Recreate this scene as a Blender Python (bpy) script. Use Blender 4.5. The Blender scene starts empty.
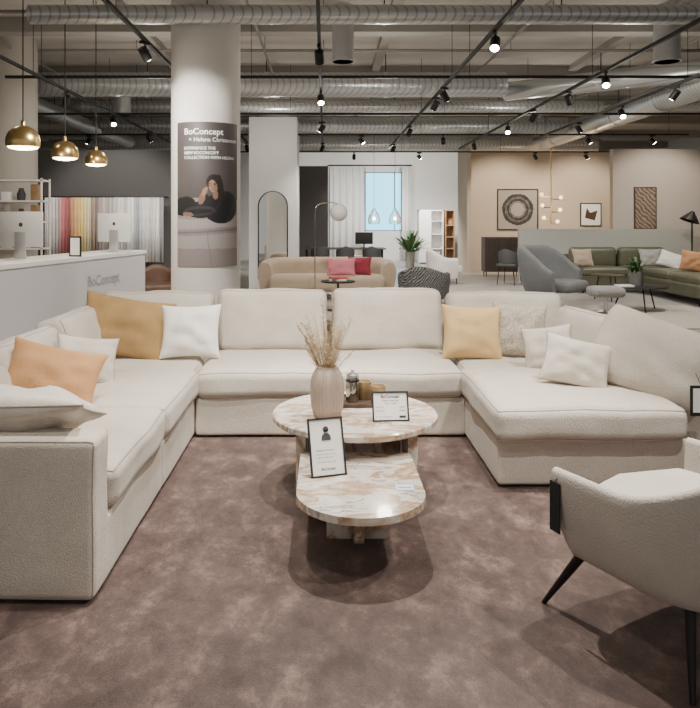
import bpy, bmesh, math, random
from mathutils import Vector, Matrix, noise
S = bpy.context.scene; COL = S.collection; PI = math.pi
random.seed(7)
def WX(px, Y): return (px-325)*Y/700.0
def WZ(py, Y): return 1.5-(py-220)*Y/700.0

# ------------------------------------------------------------------ materials
MATS = {}
def mat(name, col, rough=.6, metal=0.0, bump=None, var=None, emis=0, trans=0, sheen=0, ecol=None, coat=0):
    if name in MATS: return MATS[name]
    m = bpy.data.materials.new(name); m.use_nodes = True
    nt = m.node_tree; b = nt.nodes['Principled BSDF']; L = nt.links
    c = (col[0], col[1], col[2], 1)
    b.inputs['Base Color'].default_value = c
    b.inputs['Roughness'].default_value = rough
    b.inputs['Metallic'].default_value = metal
    if trans: b.inputs['Transmission Weight'].default_value = trans
    if sheen: b.inputs['Sheen Weight'].default_value = sheen
    if coat: b.inputs['Coat Weight'].default_value = coat
    if emis:
        b.inputs['Emission Color'].default_value = (*(ecol or col), 1); b.inputs['Emission Strength'].default_value = emis
    tc = nt.nodes.new('ShaderNodeTexCoord')
    if var:
        n = nt.nodes.new('ShaderNodeTexNoise'); n.inputs['Scale'].default_value = var[0]; n.inputs['Detail'].default_value = 5
        L.new(tc.outputs['Object'], n.inputs['Vector'])
        r = nt.nodes.new('ShaderNodeValToRGB'); a = var[1]
        r.color_ramp.elements[0].position = .3; r.color_ramp.elements[1].position = .7
        r.color_ramp.elements[0].color = (*[min(1, x*(1-a)) for x in col], 1)
        r.color_ramp.elements[1].color = (*[min(1, x*(1+a)) for x in col], 1)
        L.new(n.outputs['Fac'], r.inputs['Fac']); L.new(r.outputs['Color'], b.inputs['Base Color'])
    if bump:
        n = nt.nodes.new('ShaderNodeTexNoise'); n.inputs['Scale'].default_value = bump[0]; n.inputs['Detail'].default_value = 3
        L.new(tc.outputs['Object'], n.inputs['Vector'])
        bp = nt.nodes.new('ShaderNodeBump'); bp.inputs['Strength'].default_value = bump[1]; bp.inputs['Distance'].default_value = .01
        L.new(n.outputs['Fac'], bp.inputs['Height']); L.new(bp.outputs['Normal'], b.inputs['Normal'])
        if len(bump) > 2:   # soft creases
            n3 = nt.nodes.new('ShaderNodeTexNoise'); n3.inputs['Scale'].default_value = bump[2]; n3.inputs['Detail'].default_value = 1.5; n3.inputs['Distortion'].default_value = .8
            L.new(tc.outputs['Object'], n3.inputs['Vector'])
            b3 = nt.nodes.new('ShaderNodeBump'); b3.inputs['Strength'].default_value = bump[3]; b3.inputs['Distance'].default_value = .03
            L.new(n3.outputs['Fac'], b3.inputs['Height']); L.new(b3.outputs['Normal'], bp.inputs['Normal'])
    MATS[name] = m; return m

def fabric(name, col, scale=140, strength=.35, var=.07, vs=6):
    return mat(name, col, rough=.95, bump=(scale, strength), var=(vs, var), sheen=.15)

SOFA = mat('sofa_linen', (.73, .66, .565), rough=.95, bump=(170, .45, 4.5, .22), var=(6, .05), sheen=.15)
def weave(m, sc=260):
    nt = m.node_tree; L = nt.links; b = nt.nodes['Principled BSDF']
    tc = nt.nodes['Texture Coordinate']
    mp = nt.nodes.new('ShaderNodeMapping'); mp.inputs['Scale'].default_value = (1, 1, .35); L.new(tc.outputs['Object'], mp.inputs['Vector'])
    n = nt.nodes.new('ShaderNodeTexNoise'); n.inputs['Scale'].default_value = sc; L.new(mp.outputs['Vector'], n.inputs['Vector'])
    mix = nt.nodes.new('ShaderNodeMixRGB'); mix.blend_type = 'MULTIPLY'; mix.inputs['Fac'].default_value = .45
    src = b.inputs['Base Color'].links[0].from_socket
    L.new(src, mix.inputs['Color1']); L.new(n.outputs['Fac'], mix.inputs['Color2']); L.new(mix.outputs['Color'], b.inputs['Base Color'])
weave(SOFA)
SOFA_PIPE = fabric('sofa_piping', (.36, .31, .255))
BLACK = mat('black_metal', (.010, .010, .011), .45, .3)
BLACKM = mat('matte_black', (.012, .011, .011), .7)
DARKG = mat('dark_grey', (.05, .05, .052), .7)
WHITE = mat('white_paint', (.82, .81, .79), .5)
COUNTERM = mat('counter_white', (.60, .59, .61), .4)
COLM = mat('column_plaster', (.70, .67, .63), .85, bump=(30, .1), var=(1.5, .04))
BRASS = mat('brass', (.78, .56, .24), .28, 1.0)
STEEL = mat('steel', (.6, .6, .6), .3, 1.0)
SILVER = mat('aluminium', (.58, .59, .60), .3, .6)
SILVL = mat('bright_aluminium', (.68, .69, .70), .35, .1)
GLOW = mat('lamp_glow', (1, .86, .62), .5, emis=14, ecol=(1, .86, .62))
GLOWS = mat('spot_glow', (1, .93, .82), .5, emis=120, ecol=(1, .93, .82))
PAPER = mat('paper', (.8, .79, .76), .7)
INK = mat('ink', (.03, .03, .03), .7)
WOOD = mat('oak_wood', (.32, .19, .1), .5, var=(12, .25))
DWOOD = mat('dark_wood', (.07, .043, .027), .5, var=(14, .25))
CURT = mat('sheer_curtain', (.74, .74, .74), .9, emis=.06, ecol=(.8, .85, .9))
GREEN = mat('leaf_green', (.06, .12, .04), .6, var=(20, .4))

def duct_mat():
    m = mat('galvanised_duct', (.42, .435, .44), .3, .65)
    nt = m.node_tree; L = nt.links; b = nt.nodes['Principled BSDF']; tc = nt.nodes['Texture Coordinate']
    mp = nt.nodes.new('ShaderNodeMapping'); mp.inputs['Scale'].default_value = (1, 1, .12); L.new(tc.outputs['Object'], mp.inputs['Vector'])
    w = nt.nodes.new('ShaderNodeTexWave'); w.bands_direction = 'DIAGONAL'; w.inputs['Scale'].default_value = 6.0; w.wave_profile = 'SIN'
    L.new(mp.outputs['Vector'], w.inputs['Vector'])
    r = nt.nodes.new('ShaderNodeValToRGB'); r.color_ramp.elements[0].color = (.34, .35, .355, 1); r.color_ramp.elements[1].color = (.56, .575, .58, 1); r.color_ramp.elements[1].position = .2
    L.new(w.outputs['Fac'], r.inputs['Fac']); L.new(r.outputs['Color'], b.inputs['Base Color'])
    bp = nt.nodes.new('ShaderNodeBump'); bp.inputs['Strength'].default_value = .15; bp.inputs['Distance'].default_value = .01
    L.new(w.outputs['Fac'], bp.inputs['Height']); L.new(bp.outputs['Normal'], b.inputs['Normal']); return m
DUCT = duct_mat()

def rug_mat():
    m = mat('viscose_rug', (.2, .14, .12), .55, bump=(240, .35), sheen=.12)
    nt = m.node_tree; L = nt.links; b = nt.nodes['Principled BSDF']; tc = nt.nodes['Texture Coordinate']
    mp = nt.nodes.new('ShaderNodeMapping'); mp.inputs['Scale'].default_value = (1.0, .7, 1); mp.inputs['Rotation'].default_value = (0, 0, .4); L.new(tc.outputs['Object'], mp.inputs['Vector'])
    n1 = nt.nodes.new('ShaderNodeTexNoise'); n1.inputs['Scale'].default_value = 6.0; n1.inputs['Detail'].default_value = 12; n1.inputs['Roughness'].default_value = .76; n1.inputs['Distortion'].default_value = .1
    L.new(mp.outputs['Vector'], n1.inputs['Vector'])
    r = nt.nodes.new('ShaderNodeValToRGB'); e = r.color_ramp.elements
    e[0].position = .38; e[0].color = (.050, .027, .022, 1); e[1].position = .69; e[1].color = (.245, .165, .138, 1)
    k = r.color_ramp.elements.new(.53); k.color = (.098, .060, .050, 1)
    L.new(n1.outputs['Fac'], r.inputs['Fac'])
    n2 = nt.nodes.new('ShaderNodeTexNoise'); n2.inputs['Scale'].default_value = 150; n2.inputs['Detail'].default_value = 3; L.new(mp.outputs['Vector'], n2.inputs['Vector'])
    mix = nt.nodes.new('ShaderNodeMixRGB'); mix.blend_type = 'OVERLAY'; mix.inputs['Fac'].default_value = .4
    L.new(r.outputs['Color'], mix.inputs['Color1']); L.new(n2.outputs['Fac'], mix.inputs['Color2']); L.new(mix.outputs['Color'], b.inputs['Base Color'])
    return m
RUG = rug_mat()

def marble_mat():
    m = mat('marble', (.7, .66, .6), .16, coat=.3)
    nt = m.node_tree; L = nt.links; b = nt.nodes['Principled BSDF']; tc = nt.nodes['Texture Coordinate']
    mp = nt.nodes.new('ShaderNodeMapping'); mp.inputs['Rotation'].default_value = (0, 0, -.5); mp.inputs['Scale'].default_value = (1, 2.2, 1); L.new(tc.outputs['Object'], mp.inputs['Vector'])
    n1 = nt.nodes.new('ShaderNodeTexNoise'); n1.inputs['Scale'].default_value = 2.2; n1.inputs['Detail'].default_value = 12; n1.inputs['Roughness'].default_value = .66; n1.inputs['Distortion'].default_value = .45
    L.new(mp.outputs['Vector'], n1.inputs['Vector'])
    r = nt.nodes.new('ShaderNodeValToRGB'); cr = r.color_ramp; cr.elements[0].position = .28; cr.elements[0].color = (.44, .41, .37, 1)
    cr.elements[1].position = .80; cr.elements[1].color = (.58, .54, .49, 1)
    for p, c in ((.36, (.66, .62, .56)), (.42, (.50, .38, .275)), (.455, (.36, .22, .13)), (.49, (.62, .56, .49)), (.55, (.68, .64, .58)), (.575, (.25, .215, .19)), (.60, (.60, .545, .485)), (.65, (.46, .34, .24)), (.70, (.62, .575, .52))):
        k = cr.elements.new(p); k.color = (*c, 1)
    L.new(n1.outputs['Fac'], r.inputs['Fac']); L.new(r.outputs['Color'], b.inputs['Base Color']); return m
MARBLE = marble_mat()

def wave_mat(name, c1, c2, scale, kind='BANDS', dist=2.0, rough=.7, direction='X', p=(0, 1)):
    m = mat(name, c1, rough); nt = m.node_tree; L = nt.links; b = nt.nodes['Principled BSDF']; tc = nt.nodes['Texture Coordinate']
    w = nt.nodes.new('ShaderNodeTexWave'); w.wave_type = kind; w.inputs['Scale'].default_value = scale; w.inputs['Distortion'].default_value = dist
    if kind == 'BANDS': w.bands_direction = direction
    else: w.rings_direction = direction
    L.new(tc.outputs['Object'], w.inputs['Vector'])
    r = nt.nodes.new('ShaderNodeValToRGB'); r.color_ramp.elements[0].color = (*c1, 1); r.color_ramp.elements[1].color = (*c2, 1)
    r.color_ramp.elements[0].position = p[0]; r.color_ramp.elements[1].position = p[1]
    L.new(w.outputs['Fac'], r.inputs['Fac']); L.new(r.outputs['Color'], b.inputs['Base Color']); return m

# ------------------------------------------------------------------ geometry helpers
def box(bm, c, s, bev=0, M=None):
    r = bmesh.ops.create_cube(bm, size=1)
    vs = r['verts']
    for v in vs: v.co = Vector((v.co.x*s[0]+c[0], v.co.y*s[1]+c[1], v.co.z*s[2]+c[2]))
    if bev:
        es = list({e for v in vs for e in v.link_edges})
        rr = bmesh.ops.bevel(bm, geom=es, offset=bev, segments=2, affect='EDGES', profile=.5)
        vs = list({v for f in rr['faces'] for v in f.verts} | {v for v in vs if v.is_valid})
    if M: bmesh.ops.transform(bm, matrix=M, verts=vs)
    return vs
def b2(bm, x0, x1, y0, y1, z0, z1, bev=0, M=None):
    return box(bm, ((x0+x1)/2, (y0+y1)/2, (z0+z1)/2), (x1-x0, y1-y0, z1-z0), bev, M)
def tube(bm, pts, rad, seg=10, caps=True):
    pts = [Vector(p) for p in pts]; n = len(pts); rings = []
    rads = rad if isinstance(rad, (list, tuple)) else [rad]*n
    up = None
    for i, p in enumerate(pts):
        d = (pts[min(i+1, n-1)]-pts[max(i-1, 0)]).normalized()
        if up is None:
            up = Vector((0, 0, 1)) if abs(d.z) < .9 else Vector((1, 0, 0))
        a = d.cross(up)
        if a.length < 1e-4: a = d.cross(Vector((0, 1, 0)))
        a.normalize(); b = a.cross(d).normalized(); up = b
        rings.append([bm.verts.new(p+(a*math.cos(t)+b*math.sin(t))*rads[i]) for t in [2*PI*k/seg for k in range(seg)]])
    for i in range(n-1):
        for k in range(seg):
            bm.faces.new((rings[i][k], rings[i][(k+1) % seg], rings[i+1][(k+1) % seg], rings[i+1][k]))
    if caps:
        bm.faces.new(rings[0][::-1]); bm.faces.new(rings[-1])
def lathe(bm, prof, c=(0, 0, 0), seg=32, rib=0, nr=0):
    rings = []
    for (r, z) in prof:
        ring = []
        for k in range(seg):
            t = 2*PI*k/seg; rr = r*(1+rib*math.cos(nr*t)) if rib else r
            ring.append(bm.verts.new((c[0]+rr*math.cos(t), c[1]+rr*math.sin(t), c[2]+z)))
        rings.append(ring)
    for i in range(len(rings)-1):
        for k in range(seg):
            bm.faces.new((rings[i][k], rings[i][(k+1) % seg], rings[i+1][(k+1) % seg], rings[i+1][k]))
    if prof[0][0] > 1e-5: bm.faces.new(rings[0][::-1])
    if prof[-1][0] > 1e-5: bm.faces.new(rings[-1])
    if prof[0][0] <= 1e-5 or prof[-1][0] <= 1e-5: bmesh.ops.remove_doubles(bm, verts=[v for r in rings for v in r if v.is_valid], dist=1e-5)
def sphere(bm, c, r, s=(1, 1, 1), seg=20):
    rr = bmesh.ops.create_uvsphere(bm, u_segments=seg, v_segments=max(8, seg//2), radius=r)
    for v in rr['verts']: v.co = Vector((v.co.x*s[0]+c[0], v.co.y*s[1]+c[1], v.co.z*s[2]+c[2]))
def prism(bm, outline, z0, z1, bev=0, segs=2):
    a = [bm.verts.new((x, y, z0)) for x, y in outline]; b = [bm.verts.new((x, y, z1)) for x, y in outline]
    n = len(outline); bm.faces.new(a[::-1]); top = bm.faces.new(b)
    for i in range(n): bm.faces.new((a[i], a[(i+1) % n], b[(i+1) % n], b[i]))
    if bev: bmesh.ops.bevel(bm, geom=list(top.edges), offset=bev, segments=segs, affect='EDGES')
def rbox(bm, c, s, r, m=8, M=None, crown=0, fcrown=0, nz=0, seed=0, nscale=4, seam=None):
    """soft upholstered block: rounded edges, crowned top (z) and front (-y), light wrinkles; returns seam paths"""
    h = [s[0]/2, s[1]/2, s[2]/2]; r = min(r, min(h)*.98)
    def ax(a):
        e = [-a, -a+.3*r, -a+.65*r, -a+r]
        inner = [(-a+r)+(2*a-2*r)*k/m for k in range(1, m)] if a-r > 1e-4 else []
        return e+inner+[-x for x in e[::-1]]
    A = [ax(a) for a in h]; verts = {}; allv = []; src = {}
    def V(p):
        key = (round(p[0], 5), round(p[1], 5), round(p[2], 5))
        if key in verts: return verts[key]
        q = Vector([max(-h[i]+r, min(h[i]-r, p[i])) for i in range(3)])
        d = Vector(p)-q; o = q+d.normalized()*r if d.length > 1e-7 else Vector(p)
        fx = 1-(p[0]/h[0])**2; fy = 1-(p[1]/h[1])**2; fz = 1-(p[2]/h[2])**2
        o.z += crown*max(0, fx)**.6*max(0, fy)**.6*(p[2]/h[2])
        o.y += fcrown*max(0, fx)**.6*max(0, fz)**.6*(p[1]/h[1])
        if nz:
            nv = noise.noise_vector(Vector((o.x*nscale+seed*7.3, o.y*nscale+seed*3.1, o.z*nscale)))
            nv2 = noise.noise_vector(Vector((o.x*nscale*3+seed, o.y*nscale*3, o.z*nscale*3+seed)))
            o += nv*nz+nv2*nz*.3
        v = bm.verts.new(o); verts[key] = v; allv.append(v); src[v] = tuple(p); return v
    for axn in range(3):
        u, w = [(1, 2), (2, 0), (0, 1)][axn]
        for sgn in (-1, 1):
            for i in range(len(A[u])-1):
                for j in range(len(A[w])-1):
                    def pt(a, b):
                        p = [0, 0, 0]; p[axn] = sgn*h[axn]; p[u] = A[u][a]; p[w] = A[w][b]; return V(p)
                    q = [pt(i, j), pt(i+1, j), pt(i+1, j+1), pt(i, j+1)]
                    if sgn < 0: q = q[::-1]
                    if len(set(q)) == 4:
                        try: bm.faces.new(q)
                        except ValueError: pass
    Mx = Matrix.Translation(c) @ (M if M else Matrix())
    bmesh.ops.transform(bm, matrix=Mx, verts=allv)
    paths = []
    if seam:
        an = {'z': 2, 'y': 1}[seam]; u, w = [(1, 2), (2, 0), (0, 1)][an]
        for sgn in (-1, 1):
            L_ = []
            for v, p in src.items():
                if abs(p[an]-sgn*h[an]) < 1e-6 and (abs(abs(p[u])-h[u]) < 1e-6 or abs(abs(p[w])-h[w]) < 1e-6):
                    L_.append((math.atan2(p[w]/h[w], p[u]/h[u]), v.co.copy()))
            L_.sort(key=lambda q: q[0]); paths.append([q[1] for q in L_])
    return paths
def pillow_bm(w, h, t, seed=0, n=22, sag=0.0, nz=.012, pinch=.09, rnd=0):
    bm = bmesh.new(); border = []
    for sgn in (-1, 1):
        g = []
        for i in range(n+1):
            row = []
            for j in range(n+1):
                u = -math.cos(PI*i/n); v = -math.cos(PI*j/n)
                x = w/2*u*(1-pinch*(1-v*v)); z = h/2*v*(1-pinch*(1-u*u))
                if rnd: x *= math.sqrt(1-rnd*v**4); z *= math.sqrt(1-rnd*u**4)
                T_ = t/2*(max(0, (1-u*u)*(1-v*v)))**.42
                nn = noise.noise(Vector((u*2.2+seed*5, v*2.2, sgn*2+seed)))*nz*2.2+noise.noise(Vector((u*6+seed, v*6, sgn)))*nz*.6
                edge = (max(0, (1-u*u)*(1-v*v)))**.5
                y = sgn*T_+nn*edge
                z -= sag*(1-u*u)*(.5+.5*v)
                row.append(bm.verts.new((x, y, z+h/2)))
            g.append(row)
        for i in range(n):
            for j in range(n):
                q = [g[i][j], g[i+1][j], g[i+1][j+1], g[i][j+1]]
                bm.faces.new(q if sgn < 0 else q[::-1])
        if sgn < 0:
            border = [g[i][0].co.copy() for i in range(n)]+[g[n][j].co.copy() for j in range(n)]+[g[i][n].co.copy() for i in range(n, 0, -1)]+[g[0][j].co.copy() for j in range(n, 0, -1)]
    bmesh.ops.remove_doubles(bm, verts=bm.verts, dist=2e-4)
    return bm, border

def mk(name, bm, m, parent=None, off=None, smooth=True, ang=40, recalc=True):
    if off is not None:
        for v in bm.verts: v.co -= Vector(off)
    if recalc: bmesh.ops.recalc_face_normals(bm, faces=bm.faces)
    me = bpy.data.meshes.new(name); bm.to_mesh(me); bm.free()
    for mm in (m if isinstance(m, (list, tuple)) else [m]): me.materials.append(mm)
    if smooth:
        for p in me.polygons: p.use_smooth = True
        try: me.set_sharp_from_angle(angle=math.radians(ang))
        except Exception: pass
    o = bpy.data.objects.new(name, me); COL.objects.link(o)
    if parent: o.parent = parent
    return o
def tag(o, label, cat, group=None):
    o['label'] = label; o['category'] = cat
    if group: o['group'] = group
    return o
def thing(name, label, cat, loc=(0, 0, 0), rz=0, group=None):
    o = bpy.data.objects.new(name, None); COL.objects.link(o); o.location = loc; o.rotation_euler = (0, 0, rz); o.empty_display_size = .1
    return tag(o, label, cat, group)
def struct(name, bm, m, **k):
    o = mk(name, bm, m, **k); o['kind'] = 'structure'; return o
def N(): return bmesh.new()
def dup(root, loc, rz=0, label=None, group=None):
    r = root.copy(); COL.objects.link(r); r.location = loc; r.rotation_euler = (0, 0, rz)
    if label: r['label'] = label
    if group: r['group'] = group
    for ch in list(root.children):
        c = ch.copy(); COL.objects.link(c); c.parent = r
        for g in list(ch.children):
            d = g.copy(); COL.objects.link(d); d.parent = c
    return r
def text_bm(s, size, weight=0, align='LEFT'):
    cu = bpy.data.curves.new('lettering', 'FONT'); cu.body = s; cu.size = size; cu.offset = weight; cu.align_x = align; cu.resolution_u = 3
    ob = bpy.data.objects.new('lettering', cu); COL.objects.link(ob)
    bpy.context.view_layer.update()
    dg = bpy.context.evaluated_depsgraph_get()
    me = bpy.data.meshes.new_from_object(ob.evaluated_get(dg))
    bm = bmesh.new(); bm.from_mesh(me)
    bpy.data.objects.remove(ob); bpy.data.curves.remove(cu); bpy.data.meshes.remove(me)
    return bm
def text_on(name, s, size, m, parent, M, weight=0, align='LEFT'):
    bm = text_bm(s, size, weight, align); bmesh.ops.transform(bm, matrix=M, verts=bm.verts)
    return mk(name, bm, m, parent, smooth=False, recalc=False)
def T(x, y, z): return Matrix.Translation((x, y, z))
def R(a, ax): return Matrix.Rotation(a, 4, ax)
UP = R(PI/2, 'X')

# ------------------------------------------------------------------ room shell
CEIL = 4.25
bm = N(); b2(bm, -12, 12, -1.5, 26.2, -.1, 0)
struct('floor', bm, mat('concrete_floor', (.34, .32, .295), .4, var=(1.2, .12), bump=(40, .06)), smooth=False)
bm = N(); b2(bm, -12, 12, -1.5, 26.2, CEIL, CEIL+.1)
struct('ceiling', bm, mat('ceiling_concrete', (.50, .47, .43), .9, var=(.7, .16)), smooth=False)
wx0, wx1, wz0, wz1 = WX(365, 26), WX(402, 26), WZ(231, 26), WZ(172, 26)
WALLG = mat('wall_grey', (.60, .60, .59), .85, var=(.6, .04))
bm = N(); b2(bm, -12, wx0, 26, 26.2, 0, CEIL); b2(bm, wx1, 12, 26, 26.2, 0, CEIL); b2(bm, wx0, wx1, 26, 26.2, 0, wz0); b2(bm, wx0, wx1, 26, 26.2, wz1, CEIL)
struct('wall_back', bm, WALLG, smooth=False)
bm = N(); b2(bm, -12.2, -12, -1.5, 26.2, 0, CEIL); struct('wall_left', bm, WALLG, smooth=False)
bm = N(); b2(bm, 12, 12.2, -1.5, 26.2, 0, CEIL); struct('wall_right', bm, WALLG, smooth=False)
bm = N(); b2(bm, wx0, wx1, 26.12, 26.14, wz0, wz1)
win = struct('window_1', bm, mat('daylight_pane', (.1, .3, .4), .3, emis=3.4, ecol=(.18, .60, .80)), smooth=False)
bm = N()
for x in (wx0+.02, wx0+(wx1-wx0)*.8, wx1-.02): b2(bm, x-.015, x+.015, 26.06, 26.1, wz0, wz1)
b2(bm, wx0, wx1, 26.06, 26.1, wz0, wz0+.04); b2(bm, wx0, wx1, 26.06, 26.1, wz1-.04, wz1)
mk('window_frame', bm, mat('frame_grey', (.2, .22, .24), .6), win, smooth=False)
bm = N(); b2(bm, -7.0, WX(172, 13.2), 13.2, 13.4, 0, WZ(150, 13.2)); struct('wall_swatches', bm, mat('wall_dark', (.095, .09, .09), .85), smooth=False)
BEIGE = mat('wall_beige', (.48, .40, .315), .85, var=(.5, .05))
bm = N(); b2(bm, WX(463, 21), 9.6, 21, 21.2, 0, WZ(152, 21)); b2(bm, WX(463, 21)-.12, WX(463, 21), 19.8, 21.2, 0, WZ(152, 21)); struct('wall_display_room', bm, BEIGE, smooth=False)
bm = N(); b2(bm, WX(613, 17.3), 11.98, 17.3, 17.5, 0, WZ(149, 17.3)); struct('wall_right_room', bm, mat('wall_lightgrey', (.45, .41, .365), .85), smooth=False)
bm = N(); b2(bm, WX(518, 17), 8.9, 16.9, 17.02, 0, WZ(229, 17)); struct('wall_half_height', bm, mat('wall_sage', (.33, .335, .305), .8), smooth=False)
bm = N(); b2(bm, WX(292, 20.6), WX(328, 20.6), 20.6, 20.8, 0, WZ(166, 20.6)); struct('wall_middle_dark', bm, mat('wall_taupe', (.09, .083, .08), .85), smooth=False)
PY = 14.9
bm = N(); b2(bm, WX(249, PY), WX(297, PY), PY, PY+1.3, 0, WZ(117, PY)); struct('wall_pier', bm, mat('wall_white', (.66, .65, .63), .8), smooth=False)
BEAM = mat('beam_grey', (.34, .32, .29), .8)
bm = N()
for y in (9.6, 12.6, 15.6, 18.6, 21.6, 24.6): b2(bm, -12, 12, y-.12, y+.12, CEIL-.2, CEIL)
for x in (-6, -2.6, .9, 4.4, 7.9): b2(bm, x-.07, x+.07, -1.4, 26, CEIL-.1, CEIL)
struct('trim_1', bm, BEAM, smooth=False)

# ------------------------------------------------------------------ columns + poster
CR = .4; CXc, CYc = WX(206, 8.2), 8.2
bm = N(); lathe(bm, [(CR, 0), (CR, CEIL)], (CXc, CYc, 0), 96)
struct('wall_round_column', bm, COLM)
bm = N(); lathe(bm, [(.42, 0), (.42, CEIL)], (WX(8, 10.6), 10.6, 0), 64); struct('wall_left_column', bm, mat('column_grey', (.42, .39, .345), .85))
bm = N(); lathe(bm, [(.30, WZ(117, PY)), (.30, CEIL)], (WX(276, PY+.6), PY+.6, 0), 40); struct('trim_2', bm, COLM)

PW, PH, PZ1 = .78, 1.62, WZ(122, 7.83); A0 = math.radians(14)
def cyl_pt(x, z, r): a = A0+x/CR; return Vector((CXc+r*math.sin(a), CYc-r*math.cos(a), z))
def ell(u, v, cu, cv, ru, rv, rot=0):
    du, dv = u-cu, v-cv; c, s = math.cos(rot), math.sin(rot); a = (du*c+dv*s)/ru; b = (-du*s+dv*c)/rv; return a*a+b*b < 1
def poster_cls(U, V):
    V = (V+.045-.9)/1.22+.9; U = (U-.40)/1.14+.40
    V += .004*noise.noise(Vector((U*40, V*40, 0)))
    if ell(U, V, .352, .835, .022, .045, .5): return 1
    if ell(U, V, .325, .90, .030, .06, .35): return 7
    if ell(U, V, .408, .780, .012, .004, .1) or ell(U, V, .448, .773, .011, .004): return 2
    if ell(U, V, .406, .766, .016, .003, -.1) or ell(U, V, .450, .759, .016, .003, -.1): return 2
    if ell(U, V, .427, .797, .005, .010): return 7
    if ell(U, V, .432, .820, .014, .004, -.15): return 6
    if ell(U, V, .456, .795, .018, .050, -.1): return 7
    if ell(U, V, .430, .787, .040, .058, -.2): return 1
    if ell(U, V, .455, .868, .028, .040): return 7
    if ell(U, V, .44, .748, .072, .070) or ell(U, V, .500, .81, .042, .13, -.12): return 2
    if ell(U, V, .185, 1.045, .06, .02, .1): return 7
    if ell(U, V, .30, 1.015, .16, .045, -.05) and not ell(U, V, .30, 1.02, .13, .022, -.05): return 8
    if ell(U, V, .33, 1.03, .15, .05, -.05): return 3
    if ell(U, V, .53, .98, .19, .15, -.15): return 8 if abs(math.sin(U*17+V*11)) < .10 else 3
    if ell(U, V, .335, .955, .055, .10, .35): return 3
    if ell(U, V, .13, .97, .14, .085, -.2): return 3
    if ell(U, V, .25, 1.0, .16, .07): return 3
    s = 1.05+.02*math.sin(U*6)
    if V > s:
        e = abs(V-(1.20+.015*math.sin(U*5+1)))
        if e < .008 or abs(U-.40-.02*math.sin(V*9)) < .003 and V > 1.20: return 9
        if e < .03 or V > 1.36 or V < s+.025: return 5
        return 4
    if V > .93-.04*math.sin(U*4): return 5
    return 0
bm = N(); nu, nv = 120, 250; gv = [[bm.verts.new(cyl_pt(-PW/2+PW*i/nu, PZ1-PH*j/nv, CR+.006)) for j in range(nv+1)] for i in range(nu+1)]
for i in range(nu):
    for j in range(nv):
        f = bm.faces.new((gv[i][j+1], gv[i+1][j+1], gv[i+1][j], gv[i][j])); f.material_index = poster_cls(PW*(i+.5)/nu, PH*(j+.5)/nv)
pm = [mat('poster_bg', (.070, .060, .058), .5), mat('poster_skin', (.30, .175, .125), .5), mat('poster_hair', (.018, .013, .011), .5), mat('poster_black', (.011, .011, .013), .5),
      mat('poster_sofa', (.34, .30, .295), .5), mat('poster_sofa_shadow', (.25, .215, .21), .5), mat('poster_lip', (.20, .085, .07), .5), mat('poster_skin_shade', (.20, .115, .08), .5),
      mat('poster_fold', (.03, .03, .033), .5), mat('poster_seam', (.17, .145, .14), .5)]
poster = mk('poster', bm, pm, recalc=False); tag(poster, 'tall curved poster on the round column, a person in black lying on a sofa', 'poster')
def poster_text(s, size, x, vdown, w=0):
    bm = text_bm(s, size, w)
    for v in bm.verts: v.co = cyl_pt(-PW/2+min(v.co.x+x, PW+.02), PZ1-vdown+v.co.y, CR+.010)
    mk('lettering', bm, mat('poster_white', (.80, .80, .78), .5), poster, smooth=False, recalc=False)
poster_text('BoConcept', .096, .11, .14, .0016)
poster_text('\u00d7 Helena Christensen', .066, .165, .22, .0002)
poster_text('EXPERIENCE THE', .046, .11, .31, .0004)
poster_text('NEW', .046, .11, .362, .0014); poster_text('BOCONCEPT', .046, .225, .362, .0004)
poster_text('COLLECTION WITH HELENA', .046, .11, .414, .0004)

# ------------------------------------------------------------------ rug
RZ = .010
bm = N(); b2(bm, -2.35, 3.05, 1.1, 5.0, 0, RZ, .003)
tag(mk('area_rug', bm, RUG), 'large mauve-brown shimmering rug lying between the sofa wings', 'rug')

# ------------------------------------------------------------------ sectional sofa
so = Vector((0, 5.0, RZ))
sofa = thing('sectional_sofa', 'large U-shaped off-white linen sectional sofa with plump cushions around the rug', 'sofa', so)
def sp(name, bm, m=SOFA): return mk(name, bm, m, sofa, off=so, ang=60)
def piping(paths, par, M=None, r=.0035):
    for p in paths:
        b = N(); tube(b, p+[p[0]], r, 6, caps=False)
        if M: bmesh.ops.transform(b, matrix=M, verts=b.verts)
        mk('piping', b, SOFA_PIPE, par, off=so)
bm = N(); b2(bm, -1.95, -.94, 2.8, 5.9, RZ, .04); b2(bm, -.94, 1.0, 4.88, 5.9, RZ, .04); b2(bm, 1.0, 1.95, 3.95, 5.9, RZ, .04); sp('plinth', bm, BLACKM)
for (x0, x1, y0, y1, k) in ((-2.0, -.895, 2.84, 3.855, 1), (-2.0, -.895, 3.86, 5.98, 2), (-.89, .036, 4.79, 5.98, 3), (.044, .965, 4.79, 5.98, 4), (.97, 2.0, 4.9, 5.98, 5), (.96, 2.02, 3.89, 4.89, 6)):
    bm = N(); rbox(bm, ((x0+x1)/2, (y0+y1)/2, .155), (x1-x0, y1-y0, .262), .020, 8, nz=.003, seed=k); sp('base', bm)
bm = N(); pa = rbox(bm, (-1.45, 2.80, .335), (1.12, .19, .625), .032, 9, nz=.005, seed=9, seam='y'); o = sp('armrest', bm); piping(pa, sofa)
bm = N(); rbox(bm, (-1.95, 4.45, .345), (.2, 3.14, .64), .03, 9, nz=.004); sp('back_frame', bm)
bm = N(); rbox(bm, (0, 5.9, .345), (4.1, .2, .64), .03, 9, nz=.004); sp('back_frame', bm)
bm = N(); rbox(bm, (2.12, 4.96, .31), (.2, 1.9, .58), .06, 9, nz=.01, seed=4); sp('back_frame', bm)
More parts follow.
